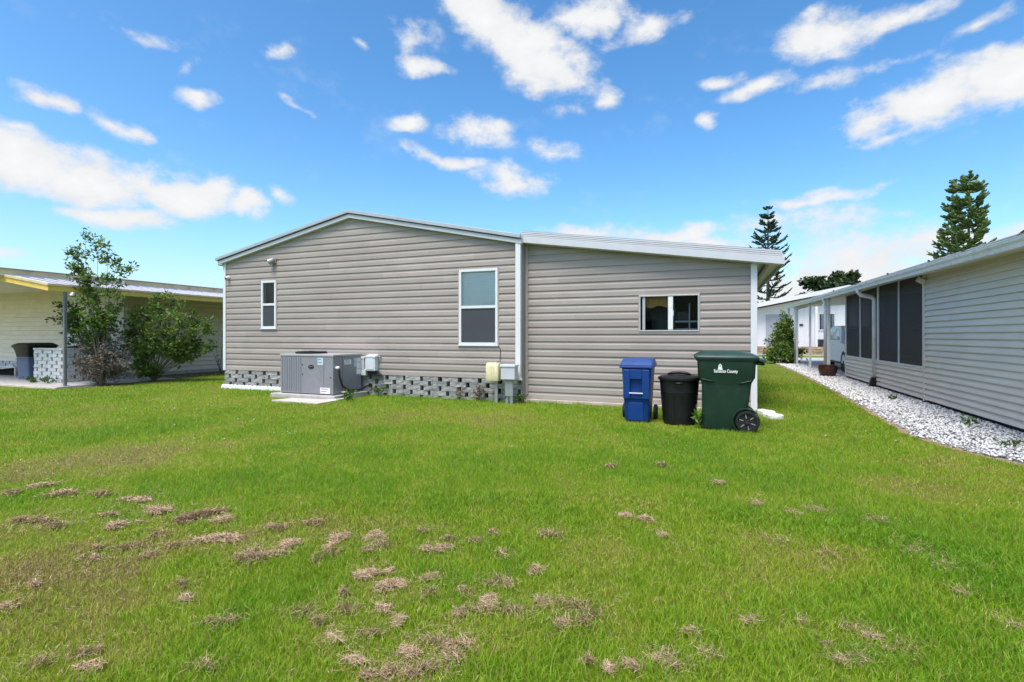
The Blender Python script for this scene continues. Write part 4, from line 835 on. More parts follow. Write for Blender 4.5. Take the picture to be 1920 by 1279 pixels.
t = thing('motion_light', 'small white motion light at the top corner of the screened porch', 'lamp', (3.69, 11.95, 2.3)); MB().box((3.60, 11.90, 2.31), (3.72, 12.02, 2.41)).xf(Matrix.Translation((3.66, 11.96, 2.36)) @ Matrix.Rotation(R_(20), 4, 'X') @ Matrix.Rotation(R_(25), 4, 'Y') @ Matrix.Translation((-3.66, -11.96, -2.36))).build('head', 'white', t, bevel=.01); box('mount', (3.685, 11.93, 2.40), (3.745, 11.99, 2.47), 'white', t, .004)
# planter
tag(MB().lathe([(.16, 0), (.19, .02), (.25, .16), (.268, .28), (.262, .35), (.275, .365), (.275, .385), (.25, .385), (.235, .33), (.02, .31)], (3.33, 18.75, .0), 32).build('flower_pot', 'pot', smooth=True), 'empty brown glazed flower pot standing on the gravel', 'flower pot')
# the car in the carport
def make_car(cx, y0, y1, z0=.03):
    t = thing('parked_car', 'white car parked under the carport', 'car', (cx, (y0+y1)/2, z0)); L_ = y1-y0; hw = .90
    def Yf(u): return y1-u*L_                      # u=0 at the far (rear) end
    prof = [(0.015, .55), (0.0, .72), (0.012, .98), (.035, 1.05), (.30, 1.08), (.62, 1.06), (.72, 1.02), (.93, .90), (.985, .78), (1.0, .55), (.985, .34), (.94, .28), (.06, .30)]
    n = len(prof); mb = MB(); W_ = [(-hw+.05, -.0), (-hw, .5), (hw, .5), (hw-.05, 0)]
    rings = []
    for sx_ in (-1, -.985, .985, 1):
        rings.append([(cx+sx_*hw*(1 if abs(sx_) < 1 else 1), Yf(u+(.004 if abs(sx_) == 1 else 0)*(1 if u < .5 else -1)), z0+z+(0 if abs(sx_) < 1 else (-.012 if z > .6 else .008))) for u, z in prof])
    vs = [p for r in rings for p in r]; fs = [tuple(range(n)), tuple(range(3*n, 4*n))[::-1]]
    for i in range(3): fs += [(i*n+j, (i+1)*n+j, (i+1)*n+(j+1) % n, i*n+(j+1) % n) for j in range(n)]
    body = mb.add(vs, fs).build('body', 'car', t, bevel=.02)
    cab = [(.035, 1.05), (.075, 1.50), (.11, 1.62), (.20, 1.67), (.42, 1.66), (.50, 1.60), (.66, 1.05)]; n = len(cab)
    vs = [(cx+s_*(hw-.05-(z-1.05)*.28), Yf(u), z0+z) for s_ in (-1, 1) for u, z in cab]
    MB().add(vs, [tuple(range(n)), tuple(range(n, 2*n))[::-1]]+[(j, n+j, n+(j+1) % n, (j+1) % n) for j in range(n)]).build('cabin', 'car', t, bevel=.03)
    for s_ in (-1, 1):
        for q in ([(.07, 1.12), (.10, 1.47), (.205, 1.55), (.215, 1.12)], [(.232, 1.12), (.222, 1.55), (.36, 1.56), (.37, 1.12)], [(.387, 1.12), (.377, 1.56), (.46, 1.54), (.60, 1.12)]):
            vs = [(cx+s_*(hw-.05-(z-1.05)*.28+.004), Yf(u), z0+z) for u, z in q]+[(cx+s_*(hw-.05-(z-1.05)*.28-.012), Yf(u), z0+z) for u, z in q]
            MB().add(vs, [(0, 1, 2, 3), (7, 6, 5, 4), (0, 4, 5, 1), (1, 5, 6, 2), (2, 6, 7, 3), (3, 7, 4, 0)]).build('side_window', 'glass_car', t)
    for u0_, z0_, u1_, z1_ in ((.048, 1.14, .074, 1.46), (.525, 1.52, .635, 1.12)):
        vs = [(cx+s_*(hw-.17-(z-1.05)*.28), Yf(u)+(.012 if u < .3 else -.03), z0+z+.012) for u, z in ((u0_, z0_), (u1_, z1_)) for s_ in (-1, 1)]; MB().add(vs, [(0, 1, 3, 2)]).build('windscreen', 'glass_car', t)
    for u in (.19, .81):
        for s_ in (-1, 1):
            wheel(t, (cx+s_*(hw-.10), Yf(u), z0+.34), .34, .22, 'metal')
            MB().lathe([(.345, -.012), (.385, -.012), (.385, .012), (.345, .012)], n=28, cap0=False, cap1=False).xf(Matrix.Translation((cx+s_*(hw+.002), Yf(u), z0+.34)) @ Matrix.Rotation(R_(90), 4, 'Y')).build('wheel_arch', 'black2', t, smooth=True)
    for s_ in (-1, 1): box('tail_light', (cx+s_*.78-.1, y1-.06, z0+.80), (cx+s_*.78+.1, y1+.006, z0+1.04), 'tail', t, .01); box('headlight', (cx+s_*.68-.16, y0-.006, z0+.68), (cx+s_*.68+.16, y0+.08, z0+.80), 'metal', t, .01)
    box('bumper', (cx-.84, y1-.05, z0+.33), (cx+.84, y1+.03, z0+.56), 'black2', t, .02); box('sill', (cx-.91, y0+1.2, z0+.26), (cx+.91, y1-1.25, z0+.34), 'black2', t, .01)
    for s_ in (-1, 1): 
        for u in (.30, .44): box('door_handle', (cx+s_*(hw+.008)-.012, Yf(u)-.09, z0+.93), (cx+s_*(hw+.008)+.012, Yf(u)+.09, z0+.96), 'metal', t, .004)
M['tail'] = mat('red_lens', (.35, .01, .01), .25, .05)
M['glass_car'] = mat('car_glass', (.10, .14, .18), .08, .2, 3, spec=.8)
make_car(5.14, 20.3, 24.85)

# ================================================================ VEGETATION
def at(x, y, q): 
    d = (FW+RT*(x-960)/960.)*q; return Vector((d[0], d[1], 1.3-(y-630)/960.*q))
LEAF = {
 'leafy': rand_attr_mat('leafy', [(0, (.04, .075, .018)), (1, (.33, .40, .08)), (.45, (.10, .175, .03)), (.8, (.20, .29, .05))], .45, .35),
 'leafy_dark': rand_attr_mat('leafy_dark', [(0, (.03, .058, .018)), (1, (.24, .32, .07)), (.5, (.078, .15, .035)), (.85, (.15, .23, .05))], .45, .32),
 'leafy_dry': rand_attr_mat('leafy_dry', [(0, (.08, .06, .05)), (1, (.36, .30, .26)), (.5, (.23, .18, .16)), (.9, (.14, .15, .06))], .8, .1),
 'leafy_far': rand_attr_mat('leafy_far', [(0, (.014, .026, .012)), (1, (.085, .12, .04)), (.5, (.032, .055, .02)), (.8, (.055, .085, .028))], .6, .15),
 'weed': rand_attr_mat('weed_leaf', [(0, (.03, .07, .012)), (1, (.16, .26, .04)), (.5, (.07, .14, .02)), (.8, (.11, .20, .03))], .5, .3)}
for k_, v_ in LEAF.items(): M[k_] = v_
def leaf_mesh(name, P_, size, m, aspect=.5, up=.35, tone=None, seed=0):
    """diamond leaves (two triangles, folded along the midrib) at points P_"""
    r = np.random.default_rng(seed); n = len(P_); P_ = np.asarray(P_)
    d = r.normal(0, 1, (n, 3)); d[:, 2] = d[:, 2]*.7+up; d /= np.linalg.norm(d, axis=1)[:, None]
    s_ = np.cross(d, r.normal(0, 1, (n, 3))); s_ /= np.linalg.norm(s_, axis=1)[:, None]; nn = np.cross(d, s_)
    L_ = (size*r.uniform(.6, 1.35, n))[:, None]; w_ = L_*aspect*.5
    a, tip = P_, P_+d*L_; l = P_+d*L_*.45-s_*w_+nn*w_*.35; q = P_+d*L_*.45+s_*w_+nn*w_*.35
    V = np.stack([a, l, tip, q], 1).reshape(-1, 3); i = np.arange(n)*4; F = np.concatenate([np.stack([i, i+1, i+2], 1), np.stack([i, i+2, i+3], 1)])
    if tone is None: tone = r.beta(2.2, 2.2, n)
    return tri_mesh(name, V, F, np.tile(tone, 2), m)
def plant(name, label, cat, base, limbs, leaf_m, leaf_size, n_leaf, wood='wood', r0=.03, spread=.16, twigs=7, group=None, aspect=.5, seed=1, bare=.25, up=.35, part=('trunk', 'crown'), lean=None):
    """limbs: end points; every limb curves up from the base and carries twigs that hold the leaves"""
    rs = random.Random(seed); base = Vector(base); t = thing(name, label, cat, tuple(base), group); mb = MB(); pts = []; tw = []
    for i, e in enumerate(limbs):
        e = Vector(e); mid = (base.lerp(e, .5) if lean is None else base.lerp(Vector(lean), .75)+(e-base)*.12)+Vector((rs.uniform(-.12, .12), rs.uniform(-.12, .12), 0.0))*(e-base).length*.5; mid.z += .08*(e-base).length
        path = [base.lerp(mid, u)*(1-u)+mid.lerp(e, u)*u for u in [k/7 for k in range(8)]]
        mb.tube([base+Vector((rs.uniform(-.02, .02), rs.uniform(-.02, .02), -.03))]+path[1:], [r0*(1-.85*k/7) for k in range(8)], 6)
        for _ in range(twigs):
            u = rs.uniform(bare, 1.0); k = min(int(u*7), 6); p = path[k].lerp(path[k+1], u*7-k)
            d = Vector((rs.gauss(0, 1), rs.gauss(0, 1), rs.gauss(.25, .7))).normalized(); ln = spread*rs.uniform(.7, 2.0)
            q = p+d*ln; mb.tube([p, p.lerp(q, .5)+Vector((0, 0, .02)), q], [r0*.22, r0*.16, r0*.08], 4, False); tw.append((p, q))
        tw.append((path[-2], path[-1]))
    mb.build(part[0], wood, t, smooth='all')
    r = np.random.default_rng(seed); ti = r.integers(0, len(tw), n_leaf); u = r.uniform(.25, 1.1, n_leaf)
    A = np.array([tuple(a) for a, b_ in tw]); B = np.array([tuple(b_) for a, b_ in tw]); P_ = A[ti]*(1-u[:, None])+B[ti]*u[:, None]+r.normal(0, spread*.33, (n_leaf, 3))
    P_ = P_[P_[:, 2] > .02]
    cl = r.beta(2.2, 2.2, len(tw))[ti[:len(P_)]]; tone = np.clip(.6*cl+.4*r.random(len(P_)), 0, 1)
    me = leaf_mesh(part[1], P_-np.array(tuple(base)), leaf_size, leaf_m, aspect, up, tone, seed); link(part[1], me, tuple(base), t); return t
# planting bed by the left neighbour
pb = MB(); pl = [(-16.93, 10.36), (-16.93, 15.5), (-16.55, 15.5), (-16.2, 13), (-15.4, 11.4), (-14.85, 10.0), (-14.65, 8.8), (-14.72, 7.9), (-15.02, 7.75), (-15.04, 10.35)]
struct(pb.add([(x, y, .007) for x, y in pl], [tuple(range(len(pl)))]).build('planting_bed', 'mulch'))
q = 13.15
plant('sapling', 'tall spindly sapling with glossy leaves rising above the yellow roof fascia', 'tree', at(190, 724, q),
      [at(*p, q+dq) for p, dq in (((160, 432), 0), ((185, 455), .1), ((205, 470), -.1), ((222, 487), .1), ((240, 503), -.1), ((200, 520), .2), ((132, 470), 0), ((150, 475), .1), ((143, 500), -.1), ((160, 520), .1), ((155, 560), -.2), ((200, 570), .2), ((130, 590), .1), ((160, 600), -.3), ((215, 590), 0), ((145, 630), .1), ((190, 610), -.2), ((180, 640), .1))],
      'leafy', .11, 3000, r0=.013, spread=.15, twigs=6, seed=4, bare=.62, aspect=.42, lean=at(182, 590, q))
plant('hanging_shrub', 'dark leafy shrub under the eave behind the porch post', 'shrub', at(160, 716, 14.6), [at(*p, 14.6+dq) for p, dq in (((125, 600), 0), ((140, 580), .2), ((170, 590), 0), ((215, 580), .2), ((150, 625), -.1), ((190, 630), .1), ((170, 640), -.2), ((210, 610), .1), ((135, 570), .2), ((105, 570), .3))], 'leafy_dark', .12, 1150, r0=.010, spread=.18, twigs=6, seed=5, bare=.55, aspect=.5)
plant('dry_shrub', 'twiggy grey-brown dried shrub at the foot of the sapling', 'shrub', at(190, 722, 13.5), [at(*p, 13.5+dq) for p, dq in (((150, 650), -.2), ((165, 632), 0), ((185, 625), .2), ((205, 622), 0), ((222, 640), -.2), ((232, 665), .1), ((140, 680), 0), ((195, 660), -.5), ((175, 670), -.5), ((215, 680), -.4), ((160, 695), -.3), ((235, 690), 0))], 'leafy_dry', .075, 6500, wood='bark_pale', r0=.008, spread=.15, twigs=14, seed=6, bare=.3, aspect=.4)
plant('wide_shrub', 'wide green shrub with pale crooked stems against the cream wall', 'shrub', at(287, 714, 14.7), [at(*p, 14.7+dq) for p, dq in (((310, 552), 0), ((335, 560), .2), ((285, 560), -.1), ((268, 580), .1), ((250, 590), -.2), ((360, 580), 0), ((375, 600), .1), ((390, 605), -.2), ((392, 622), .1), ((345, 600), -.4), ((310, 590), -.5), ((280, 610), -.4), ((245, 625), 0), ((235, 650), -.2), ((260, 650), -.4), ((330, 640), -.5), ((370, 650), .2), ((398, 650), 0), ((300, 650), -.5), ((255, 685), -.2), ((280, 690), -.3), ((355, 625), -.3), ((240, 600), .3))], 'leafy', .115, 5400, wood='bark_pale', r0=.02, spread=.17, twigs=8, seed=7, bare=.45, aspect=.5)
plant('climbing_twig', 'thin nearly bare vine arching beside the white corner trim', 'vine', at(413, 697, 17.5), [at(396, 655, 17.4), at(405, 640, 17.6), at(417, 625, 17.3)], 'leafy_dry', .06, 40, r0=.012, spread=.06, twigs=3, seed=8)
q = 24.2
plant('foundation_shrub', 'dense green shrub with a taller sparse top by the carport', 'shrub', at(1468, 682, q), [at(*p, q+dq) for p, dq in (((1440, 660), 0), ((1447, 640), .2), ((1460, 630), -.2), ((1475, 625), 0), ((1490, 640), .2), ((1497, 660), -.1), ((1468, 645), -.7), ((1455, 660), -.7), ((1482, 660), -.7), ((1445, 675), -.3), ((1490, 676), -.3), ((1470, 668), -.9), ((1466, 600), 0), ((1474, 592), .1), ((1478, 605), -.1), ((1465, 615), .1), ((1480, 620), 0), ((1472, 610), -.1))], 'leafy', .13, 5200, r0=.02, spread=.21, twigs=8, seed=9, bare=.6, aspect=.55)
# weeds
def weed(x, y, h_, n, label, seed, group=None, spread=.12, m='weed'):
    rs = random.Random(seed); b_ = Vector((x, y, 0)); plant('weed', label, 'weed', b_, [b_+Vector((rs.uniform(-spread, spread), rs.uniform(-spread, spread), h_*rs.uniform(.5, 1))) for _ in range(5)], m, .07, n, wood=m if m == 'weed' else 'wood', r0=.004, spread=.05, twigs=3, seed=seed, group=group, aspect=.35, up=.8, part=('stem', 'leaves'))
weed(-.17, 7.72, .22, 130, 'leafy weed sprouting between the black can and the green cart', 21)
weed(-6.95, 8.42, .16, 170, 'leafy green weed beside the air conditioner conduit', 22, spread=.2)
weed(-6.72, 9.2, .22, 120, 'weed against the block skirting under the disconnect box', 23)
weed(-4.35, 9.16, .3, 130, 'dry brown weed by the cream utility box', 24, m='leafy_dry')
weed(-4.8, 9.2, .2, 70, 'dry sprig against the block skirting under the tall window', 26, m='leafy_dry'); weed(-3.45, 9.22, .14, 90, 'short weed at the foot of the galvanized post', 27)
weed(-17.2, 8.2, .22, 130, 'grassy weed at the foot of the white block wall', 28, 'weeds before the white block wall', .18); weed(-16.55, 8.15, .2, 150, 'grassy weed at the foot of the white block wall', 29, 'weeds before the white block wall', .22)
for k, (x, y) in enumerate(((3.35, 9.1), (3.55, 9.55), (3.15, 7.6), (3.3, 7.2), (3.35, 12.4))): weed(x, y, .05, 34, 'small weed poking through the white gravel', 30+k, 'weeds in the gravel', .1)

def norfolk(name, label, base, height, prof, z_first, seed, m, whorls, rope, lean=(0, 0), fingers=5, sweep=.5):
    """prof: list of (fraction of height, branch length); rope-like upswept branches in whorls"""
    rs = random.Random(seed); t = thing(name, label, 'tree', base); B = Vector(base)
    def ax(z): return B+Vector((lean[0]*z/height, lean[1]*z/height, z))
    MB().tube([ax(z) for z in np.linspace(-.1, height*.97, 8)], [.24*(1-.93*i/7)+.02 for i in range(8)], 8).build('trunk', 'wood', t, smooth='all')
    mb = MB()
    for w_ in range(whorls):
        u = min(max((w_+rs.uniform(-.3, .3))/(whorls-1), 0), 1); z = z_first+(height-z_first)*u; L_ = float(np.interp(z/height, [p[0] for p in prof], [p[1] for p in prof]))
        k = rs.choice((5, 6, 6, 7)); a0 = rs.uniform(0, 6.28)
        for j in range(k):
            if rs.random() < .08: continue
            a = a0+j*2*math.pi/k+rs.uniform(-.3, .3); l = L_*rs.uniform(.62, 1.2); d = Vector((math.cos(a), math.sin(a), 0)); p0 = ax(z+rs.uniform(-.15, .15)); rise = sweep*rs.uniform(.3, 1.1)+.5*max(0, u-.6); side = Vector((-d.y, d.x, 0)); wob = rs.uniform(-.2, .2)
            def bp(v): return p0+d*l*v+side*wob*l*v*v+Vector((0, 0, l*(rise*v*v+.10*v-.14*math.sin(v*3.1))))
            rr = rope*rs.uniform(.8, 1.2); mb.tube([bp(v) for v in (0, .25, .5, .72, .9, 1)], [rr*.4, rr*.75, rr*1.0, rr*1.15, rr*.9, rr*.35], 6)
            for f in range(fingers):
                v = .30+.62*(f+rs.random()*.6)/fingers; p = bp(v)
                for s_ in (-1, 1):
                    ll = l*.42*(1.15-v)+rope*1.2; e = p+side*s_*ll*rs.uniform(.5, .9)+d*ll*.75+Vector((0, 0, ll*rs.uniform(.25, .8))); mb.tube([p, p.lerp(e, .5)-Vector((0, 0, .05*ll)), p.lerp(e, .85), e], [rr*.55, rr*.9, rr*.95, rr*.3], 5)
    mb.tube([ax(height*.9), ax(height)], [rope*1.1, rope*.4], 5)
    o = mb.build('crown', m, t, smooth='all')
    tx = bpy.data.textures.new(name+'_needles', 'CLOUDS'); tx.noise_scale = .12; sb = o.modifiers.new('sub', 'SUBSURF'); sb.levels = 1; sb.render_levels = 1
    dm = o.modifiers.new('needles', 'DISPLACE'); dm.texture = tx; dm.strength = rope*.9; dm.mid_level = .5; return t
p = at(1440, 630, 56); norfolk('norfolk_pine', 'slender dark conifer with a pointed top rising behind the white fascia corner', (p.x, p.y, 0), 15.3, [(0, 1.9), (.45, 2.1), (.72, 2.2), (.80, 1.6), (.88, 1.0), (1, .4)], 2.0, 41, 'pine_dark', 21, .085, fingers=4, sweep=.42)
p = at(1812, 630, 44); norfolk('norfolk_pine', 'tall bright green conifer with a blunt rounded top behind the grey house', (p.x, p.y, 0), 14.7, [(0, 1.9), (.5, 2.0), (.7, 1.75), (.85, 1.35), (.95, 1.0), (1, .6)], 2.0, 42, 'pine', 23, .115, lean=(0.3, 0.2), fingers=4, sweep=.75)
p = at(1783, 630, 46); norfolk('norfolk_pine', 'slimmer conifer with a thin spire growing beside the blunt-topped one', (p.x, p.y, 0), 15.2, [(0, 1.8), (.5, 1.75), (.7, 1.25), (.85, .75), (1, .2)], 2.0, 43, 'pine', 24, .10, lean=(.2, .1), fingers=3, sweep=.5)
def far_tree(label, x, ytop, w_px, h_px, q, seed, n=2600):
    r = np.random.default_rng(seed); base = at(x, 630, q); base.z = 0; t = thing('broad_tree', label, 'tree', tuple(base), 'broad trees beyond the carport roof'); H = 1.3+(630-ytop)/960*q; W_ = w_px/960*q/2; D = h_px/960*q
    MB().tube([base, base+Vector((0, 0, H*.5)), base+Vector((W_*.2, 0, H*.8))], [.35, .25, .08], 7).build('trunk', 'wood', t)
    lob = [(r.uniform(-.8, .8)*W_, r.uniform(-.6, .6)*W_, H-D*.5+r.uniform(-.5, .38)*D, r.uniform(.28, .5)*W_) for _ in range(16)]; P_ = []; tone = []
    for lx_, ly_, lz_, lr in lob:
        k = n//16; v = r.normal(0, 1, (k, 3)); v /= np.linalg.norm(v, axis=1)[:, None]; v *= (r.random((k, 1))**.45)*lr; v[:, 2] *= .75; P_.append(v+np.array([lx_, ly_, lz_])); tone.append(np.clip(.5+.35*v[:, 2]/lr+r.normal(0, .2, k), 0, 1))
    P_ = np.concatenate(P_); P_[:, 2] = np.minimum(P_[:, 2], H*1.01); link('crown', leaf_mesh('crown', P_, .62, 'leafy_far', .7, .2, np.concatenate(tone), seed), tuple(base), t)
far_tree('dense rounded dark tree top over the carport roof', 1535, 520, 75, 60, 75, 51); far_tree('looser, thinner tree top with gaps over the carport roof', 1590, 511, 65, 60, 80, 52)


# ================================================================ HOUSE ACROSS THE WAY
fh = thing('white_house', 'white panelled house beyond the drive with a grey door', 'house', (7, 44, .4)); FY = 44
MB().prism([(-3, .3), (16, .3), (16, 3.5), (9, 4.6), (-3, 2.2)], 'y', FY, FY+9).build('wall', 'white', fh)
for k in range(34): box('batten', (2.4+k*.35, FY-.03, .5), (2.45+k*.35, FY-.001, 2.95 if k < 8 else 3.3), 'white', fh)
gd = box('door', (3.68, FY-.06, .62), (5.35, FY-.031, 2.95), 'grey_door', fh)
for k in range(8): box('door_rib', (3.74+k*.2, FY-.085, .64), (3.82+k*.2, FY-.061, 2.93), 'grey_door', gd, .005)
wn_ = frame_rect('window', 'x', FY, -1, 7.2, 8.3, 1.7, 3.0, .07, 0, .06, 'white', fh); pane('pane', 'x', FY, -1, 7.27, 8.23, 1.77, 2.93, .03, 'glass_car', wn_)
box('door', (9.2, FY-.05, .5), (10.2, FY-.031, 2.6), 'white_old', fh); box('porch_post', (6.75, FY-1.6, .4), (6.9, FY-1.45, 3.6), 'white', fh); box('house_mark', (5.95, FY-.05, 2.05), (6.2, FY-.032, 2.2), 'black2', fh); box('planter_box', (7.1, FY-.9, .5), (7.9, FY-.3, 1.05), 'black2', fh, .02)
fr_ = MB().prism([(-3.4, 2.25), (9, 4.72), (16.4, 3.55), (16.4, 3.75), (9, 4.95), (-3.4, 2.5)], 'y', FY-.7, FY+9.3).build('roof', 'roof', fh)
MB().prism([(-3.5, 2.20), (9, 4.66), (16.5, 3.5), (16.5, 3.78), (9, 4.98), (-3.5, 2.53)], 'y', FY-.78, FY-.702).build('fascia', 'white', fr_)
pw = thing('stone_planter', 'low tan rubble stone planter wall before the white house', 'wall', (6, 41.5, 0)); box('core', (1.5, 41.55, .0), (12, 44, .50), 'soil', pw)
for r in range(3):
    x = 1.5+(.2 if r % 2 else 0)
    while x < 10:
        w_ = random.uniform(.28, .55); MB().box((x, 41.4+random.uniform(-.05, .03), r*.18), (x+w_-.02, 41.75, r*.18+.17), .02).build('stone', 'stone', pw); x += w_
weed(5.2, 41.3, .5, 200, 'dark plant hanging over the stone planter', 61, None, .3)

# ================================================================ HOUSE BEHIND THE PHOTOGRAPHER (shows in the window panes)
bh = thing('rear_house', 'beige gabled house across the lawn behind the viewpoint', 'house', (-8, -20, 0))
MB().prism([(-17, 0), (3, 0), (3, 3.2), (-7, 5.2), (-17, 3.2)], 'y', -26, -16).build('wall', 'siding_l', bh); MB().prism([(-17.6, 3.15), (-7, 5.27), (3.6, 3.15), (3.6, 3.35), (-7, 5.5), (-17.6, 3.35)], 'y', -26.5, -15.5).build('roof', 'roof_edge', bh)
for x in (-14, -9, -4, .5):
    w = frame_rect('window', 'x', -16, 1, x-.5, x+.5, 1.1, 2.4, .06, 0, .05, 'white', bh); pane('pane', 'x', -16, 1, x-.44, x+.44, 1.16, 2.34, .02, 'glass_car', w)

# ================================================================ DRY CLIPPINGS ON THE LAWN
CLUMPS = [(78,914,25,9),(117,930,35,14),(187,931,28,9),(19,930,25,10),(256,941,52,10),(298,960,42,18),(373,972,58,34),(415,980,26,14),(405,1019,68,22),(75,981,42,10),(106,992,28,12),(40,980,22,10),(225,989,36,20),(200,970,34,9),(243,1033,46,16),(278,1048,30,16),(179,1053,48,10),(184,1034,16,9),(465,1053,46,20),(327,1028,32,9),(293,1008,30,10),(343,1103,20,10),(346,1130,18,10),(400,1172,34,14),(432,1170,36,9),(165,1229,32,16),(168,1259,36,14),(75,1250,32,20),(390,1257,32,14),(67,1103,18,14),(19,1143,28,9),
 (630,1015,26,40),(612,1045,34,36),(703,1010,36,16),(712,1028,24,18),(690,1038,26,12),(794,1000,22,10),(800,1036,30,10),(832,1034,34,11),(840,1016,18,10),(892,1020,18,9),(925,1005,12,12),(942,1045,26,20),(1031,1008,36,12),(697,1080,46,26),(728,1108,48,30),(809,1090,34,14),(806,1118,28,18),(872,1114,22,16),(915,1100,30,12),(933,1092,14,22),(953,1103,20,18),(1006,1077,20,20),(656,1150,44,22),(642,1117,14,16),(722,1147,30,18),(748,1170,16,30),(859,1158,18,30),(916,1133,30,24),(905,1150,36,16),(965,1150,56,12),(1018,1136,26,16),(1075,1140,54,30),(1100,1165,52,34),(1055,1178,36,18),(687,1196,42,12),(619,1205,42,18),(664,1246,40,20),(810,1206,40,16),(838,1218,44,14),(869,1216,38,10),(840,1245,48,26),(805,1262,50,20),(766,1232,30,24),(770,1268,44,18),(728,1267,30,14),(690,1275,30,10),(1101,1249,16,14),(1141,1264,12,22),(1181,1258,24,16),(520,992,36,12),(545,1024,44,20),(512,1044,46,12),(470,1040,30,10),(590,985,34,14),(570,1155,40,20),(598,1172,22,10),
 (1145,877,14,7),(1241,875,14,7),(1347,909,18,8),(1422,949,18,9),(1486,966,18,9),(1530,960,26,9),(1647,981,28,9),(1718,1038,40,14),(1775,1065,44,14),(1552,1045,18,11),(1210,978,22,12),(1175,972,22,8),(1455,1020,40,10),(1800,1115,26,16),(1240,1240,40,24),(1262,1262,44,20),(1405,1172,22,14),(1600,1188,36,10),(1635,1202,34,12),(1690,1225,50,14),(1620,1245,42,22),(1550,1217,26,12),(1295,1192,20,16),(1330,1235,34,22),(1500,1172,26,10),(1575,1245,30,12),(1900,1180,36,12),(1240,1010,20,8)]
def clump(px, py, wp, hp, seed):
    """tangled mat of short straw: strands fill a ragged, elongated noise-shaped patch"""
    r = np.random.default_rng(seed); gx, gy = ground(px, py); q = 960*1.3/(py-630); hw = wp/960*q*.5*1.3; hd = max(hp*.8*q*q/(960*1.3)*.5, hw*.30)
    N_ = 6000; x, y = r.uniform(-1.2, 1.2, (2, N_)); sk = r.uniform(-.5, .5)
    f = 1-np.sqrt((x-sk*y*.4)**2+(y-.35*np.sin(2.2*x+seed))**2)+1.5*(fbm(x*1.5+seed*3.1, y*1.5+seed, seed % 17)-.5)
    k = f > .02+.30*r.random(N_); x, y, f = x[k], y[k], np.clip(f[k], 0, .8)
    n = int(np.clip(hw*hd*60000, 110, 2200)*(.35 if px > 1190 and not 1200 < px < 1290 else 1)); n = min(n, len(x)); x, y, f = x[:n], y[:n], f[:n]
    hz = min(.055, .012+.18*min(hw, hd)); u, v = x*hw, y*hd; zz = .020+hz*f*r.random(n)*1.2; n = len(x)
    flow = r.uniform(0, 3.14); a = flow+r.normal(0, .95, n); L_ = r.uniform(.014, .055, n); w_ = .0009*max(1, q/2.3)*r.uniform(.6, 1.4, n)
    X, Y = u*RT[0]+v*FW[0], u*RT[1]+v*FW[1]; dx, dy = np.cos(a), np.sin(a); dz = r.normal(0, .35, n); cv = r.normal(0, .5, n); pts = []
    for s_ in (-.5, 0, .5):
        bend = cv*(.25-s_*s_)*L_; pts.append((X+dx*L_*s_-dy*bend, Y+dy*L_*s_+dx*bend, np.maximum(zz+dz*L_*s_+np.abs(bend)*.4, .008)))
    V = []
    for (a_, b_, c_) in pts: V += [np.stack([a_-dy*w_, b_+dx*w_, c_], 1), np.stack([a_+dy*w_, b_-dx*w_, c_+w_], 1)]
    V = np.stack(V, 1).reshape(-1, 3); i = np.arange(n)*6
    F = np.concatenate([np.stack([i, i+1, i+3], 1), np.stack([i, i+3, i+2], 1), np.stack([i+2, i+3, i+5], 1), np.stack([i+2, i+5, i+4], 1)]); tone = np.tile(np.clip(r.beta(2.5, 2.0, n), 0, 1), 4)
    o = link('grass_clippings', tri_mesh('grass_clippings', V, F, tone, 'thatch'), (gx, gy, 0)); A_ = hw*hd*4
    if A_ > .035: tag(o, 'broad thick mat of dry brown clippings lying on the lawn', 'clippings', 'broad mats of dry clippings on the lawn')
    elif hw > 2.4*hd: tag(o, 'long thin streak of dry brown clippings lying on the lawn', 'clippings', 'streaks of dry clippings on the lawn')
    elif A_ > .009: tag(o, 'hand-sized tangle of dry brown clippings lying on the lawn', 'clippings', 'tangles of dry clippings on the lawn')
    else: tag(o, 'tiny wisp of dry brown clippings lying on the lawn', 'clippings', 'wisps of dry clippings on the lawn')
M['thatch'] = rand_attr_mat('thatch', [(0, (.15, .092, .05)), (1, (.66, .50, .34)), (.4, (.37, .25, .155)), (.75, (.52, .375, .24))], .8, .15)
for i, c in enumerate(CLUMPS): clump(*c, 100+i)
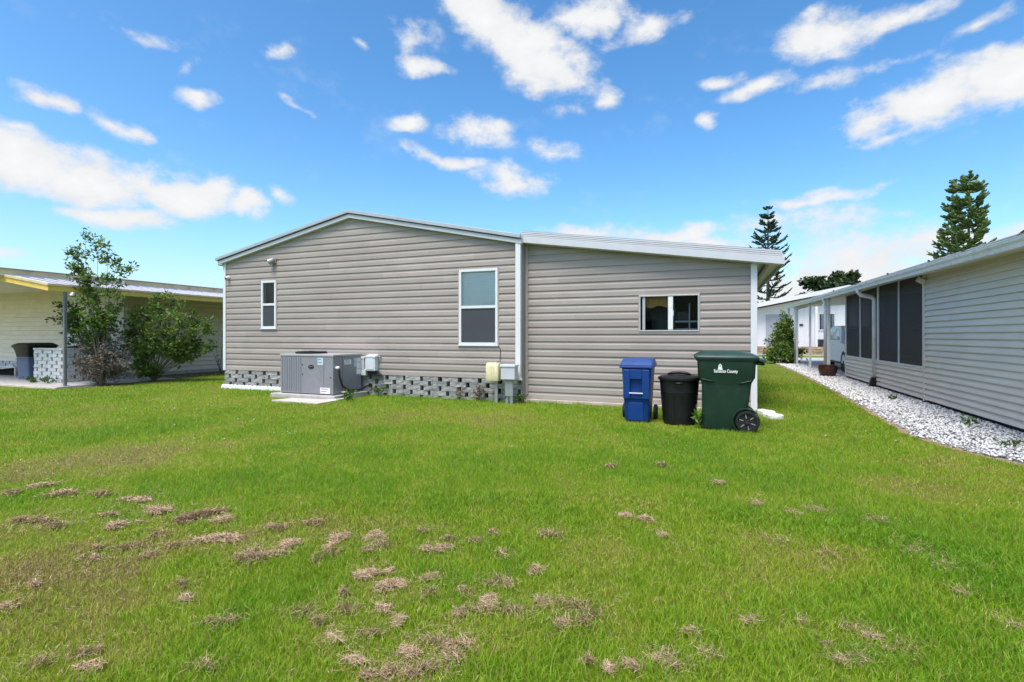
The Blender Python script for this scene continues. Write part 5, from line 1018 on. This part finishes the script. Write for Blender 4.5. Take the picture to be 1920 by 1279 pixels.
# loose dry straw thinly strewn through the worn parts of the lawn
def loose():
    n = 26000; r = np.random.default_rng(5); rr = r.uniform(1.7, 7.5, n); a = TH+r.uniform(-R_(50), R_(50), n); x, y = -np.sin(a)*rr, np.cos(a)*rr
    keep = (r.random(n) < np.clip(.70-patch_tone(x, y, rr), .02, .6)*1.3) & ~blocked(x, y); x, y, rr = x[keep], y[keep], rr[keep]; n = len(x)
    ex, ey = [], []
    for (px, py, wp, hp) in CLUMPS:
        gx, gy = ground(px, py); q = 960*1.3/(py-630); hw = wp/960*q*.5; k = int(np.clip(hw*1600, 26, 220)); ex.append(r.normal(gx, hw*1.25, k)); ey.append(r.normal(gy, hw*1.25, k))
    ex, ey = np.concatenate(ex), np.concatenate(ey); k = ~blocked(ex, ey); x, y = np.concatenate([x, ex[k]]), np.concatenate([y, ey[k]]); rr = np.hypot(x, y); n = len(x)
    a = r.uniform(0, 6.28, n); L_ = r.uniform(.02, .06, n); w_ = .0011*np.maximum(1, rr/2.6); z = r.uniform(.015, .045, n); dx, dy = np.cos(a)*L_, np.sin(a)*L_; sx_, sy_ = -np.sin(a)*w_, np.cos(a)*w_
    V = np.stack([np.stack([x-sx_, y-sy_, z], 1), np.stack([x+sx_, y+sy_, z], 1), np.stack([x+dx, y+dy, z+r.normal(0, .008, n)], 1)], 1).reshape(-1, 3); i = np.arange(n)*3
    o = link('loose_straw', tri_mesh('loose_straw', V, np.stack([i, i+1, i+2], 1), r.beta(2, 2, n), 'thatch'), (0, 0, 0)); o['kind'] = 'stuff'; o['label'] = 'thin loose straw strewn through the worn lawn'; o['category'] = 'straw'
loose()
def flowers():
    r = np.random.default_rng(9); P_ = []
    for px, py, s_, k in ((300, 770, .6, 9), (480, 800, .6, 10), (560, 815, .5, 5), (450, 830, .5, 5), (1650, 830, .4, 5)):
        gx, gy = ground(px, py); P_.append(np.stack([r.normal(gx, s_, k), r.normal(gy, s_*.5, k), np.full(k, .055)], 1))
    P_ = np.concatenate(P_); P_ = P_[~blocked(P_[:, 0], P_[:, 1])]; P_ = np.repeat(P_, 4, 0); o = link('clover_flowers', leaf_mesh('clover_flowers', P_, .012, 'petal', .8, .6, None, 3), (0, 0, 0)); o['kind'] = 'stuff'; o['label'] = 'tiny white clover flowers dotted in the lawn'; o['category'] = 'flowers'
M['petal'] = rand_attr_mat('petal', [(0, (.6, .6, .6)), (1, (.8, .8, .78))], .6, .1)
flowers()
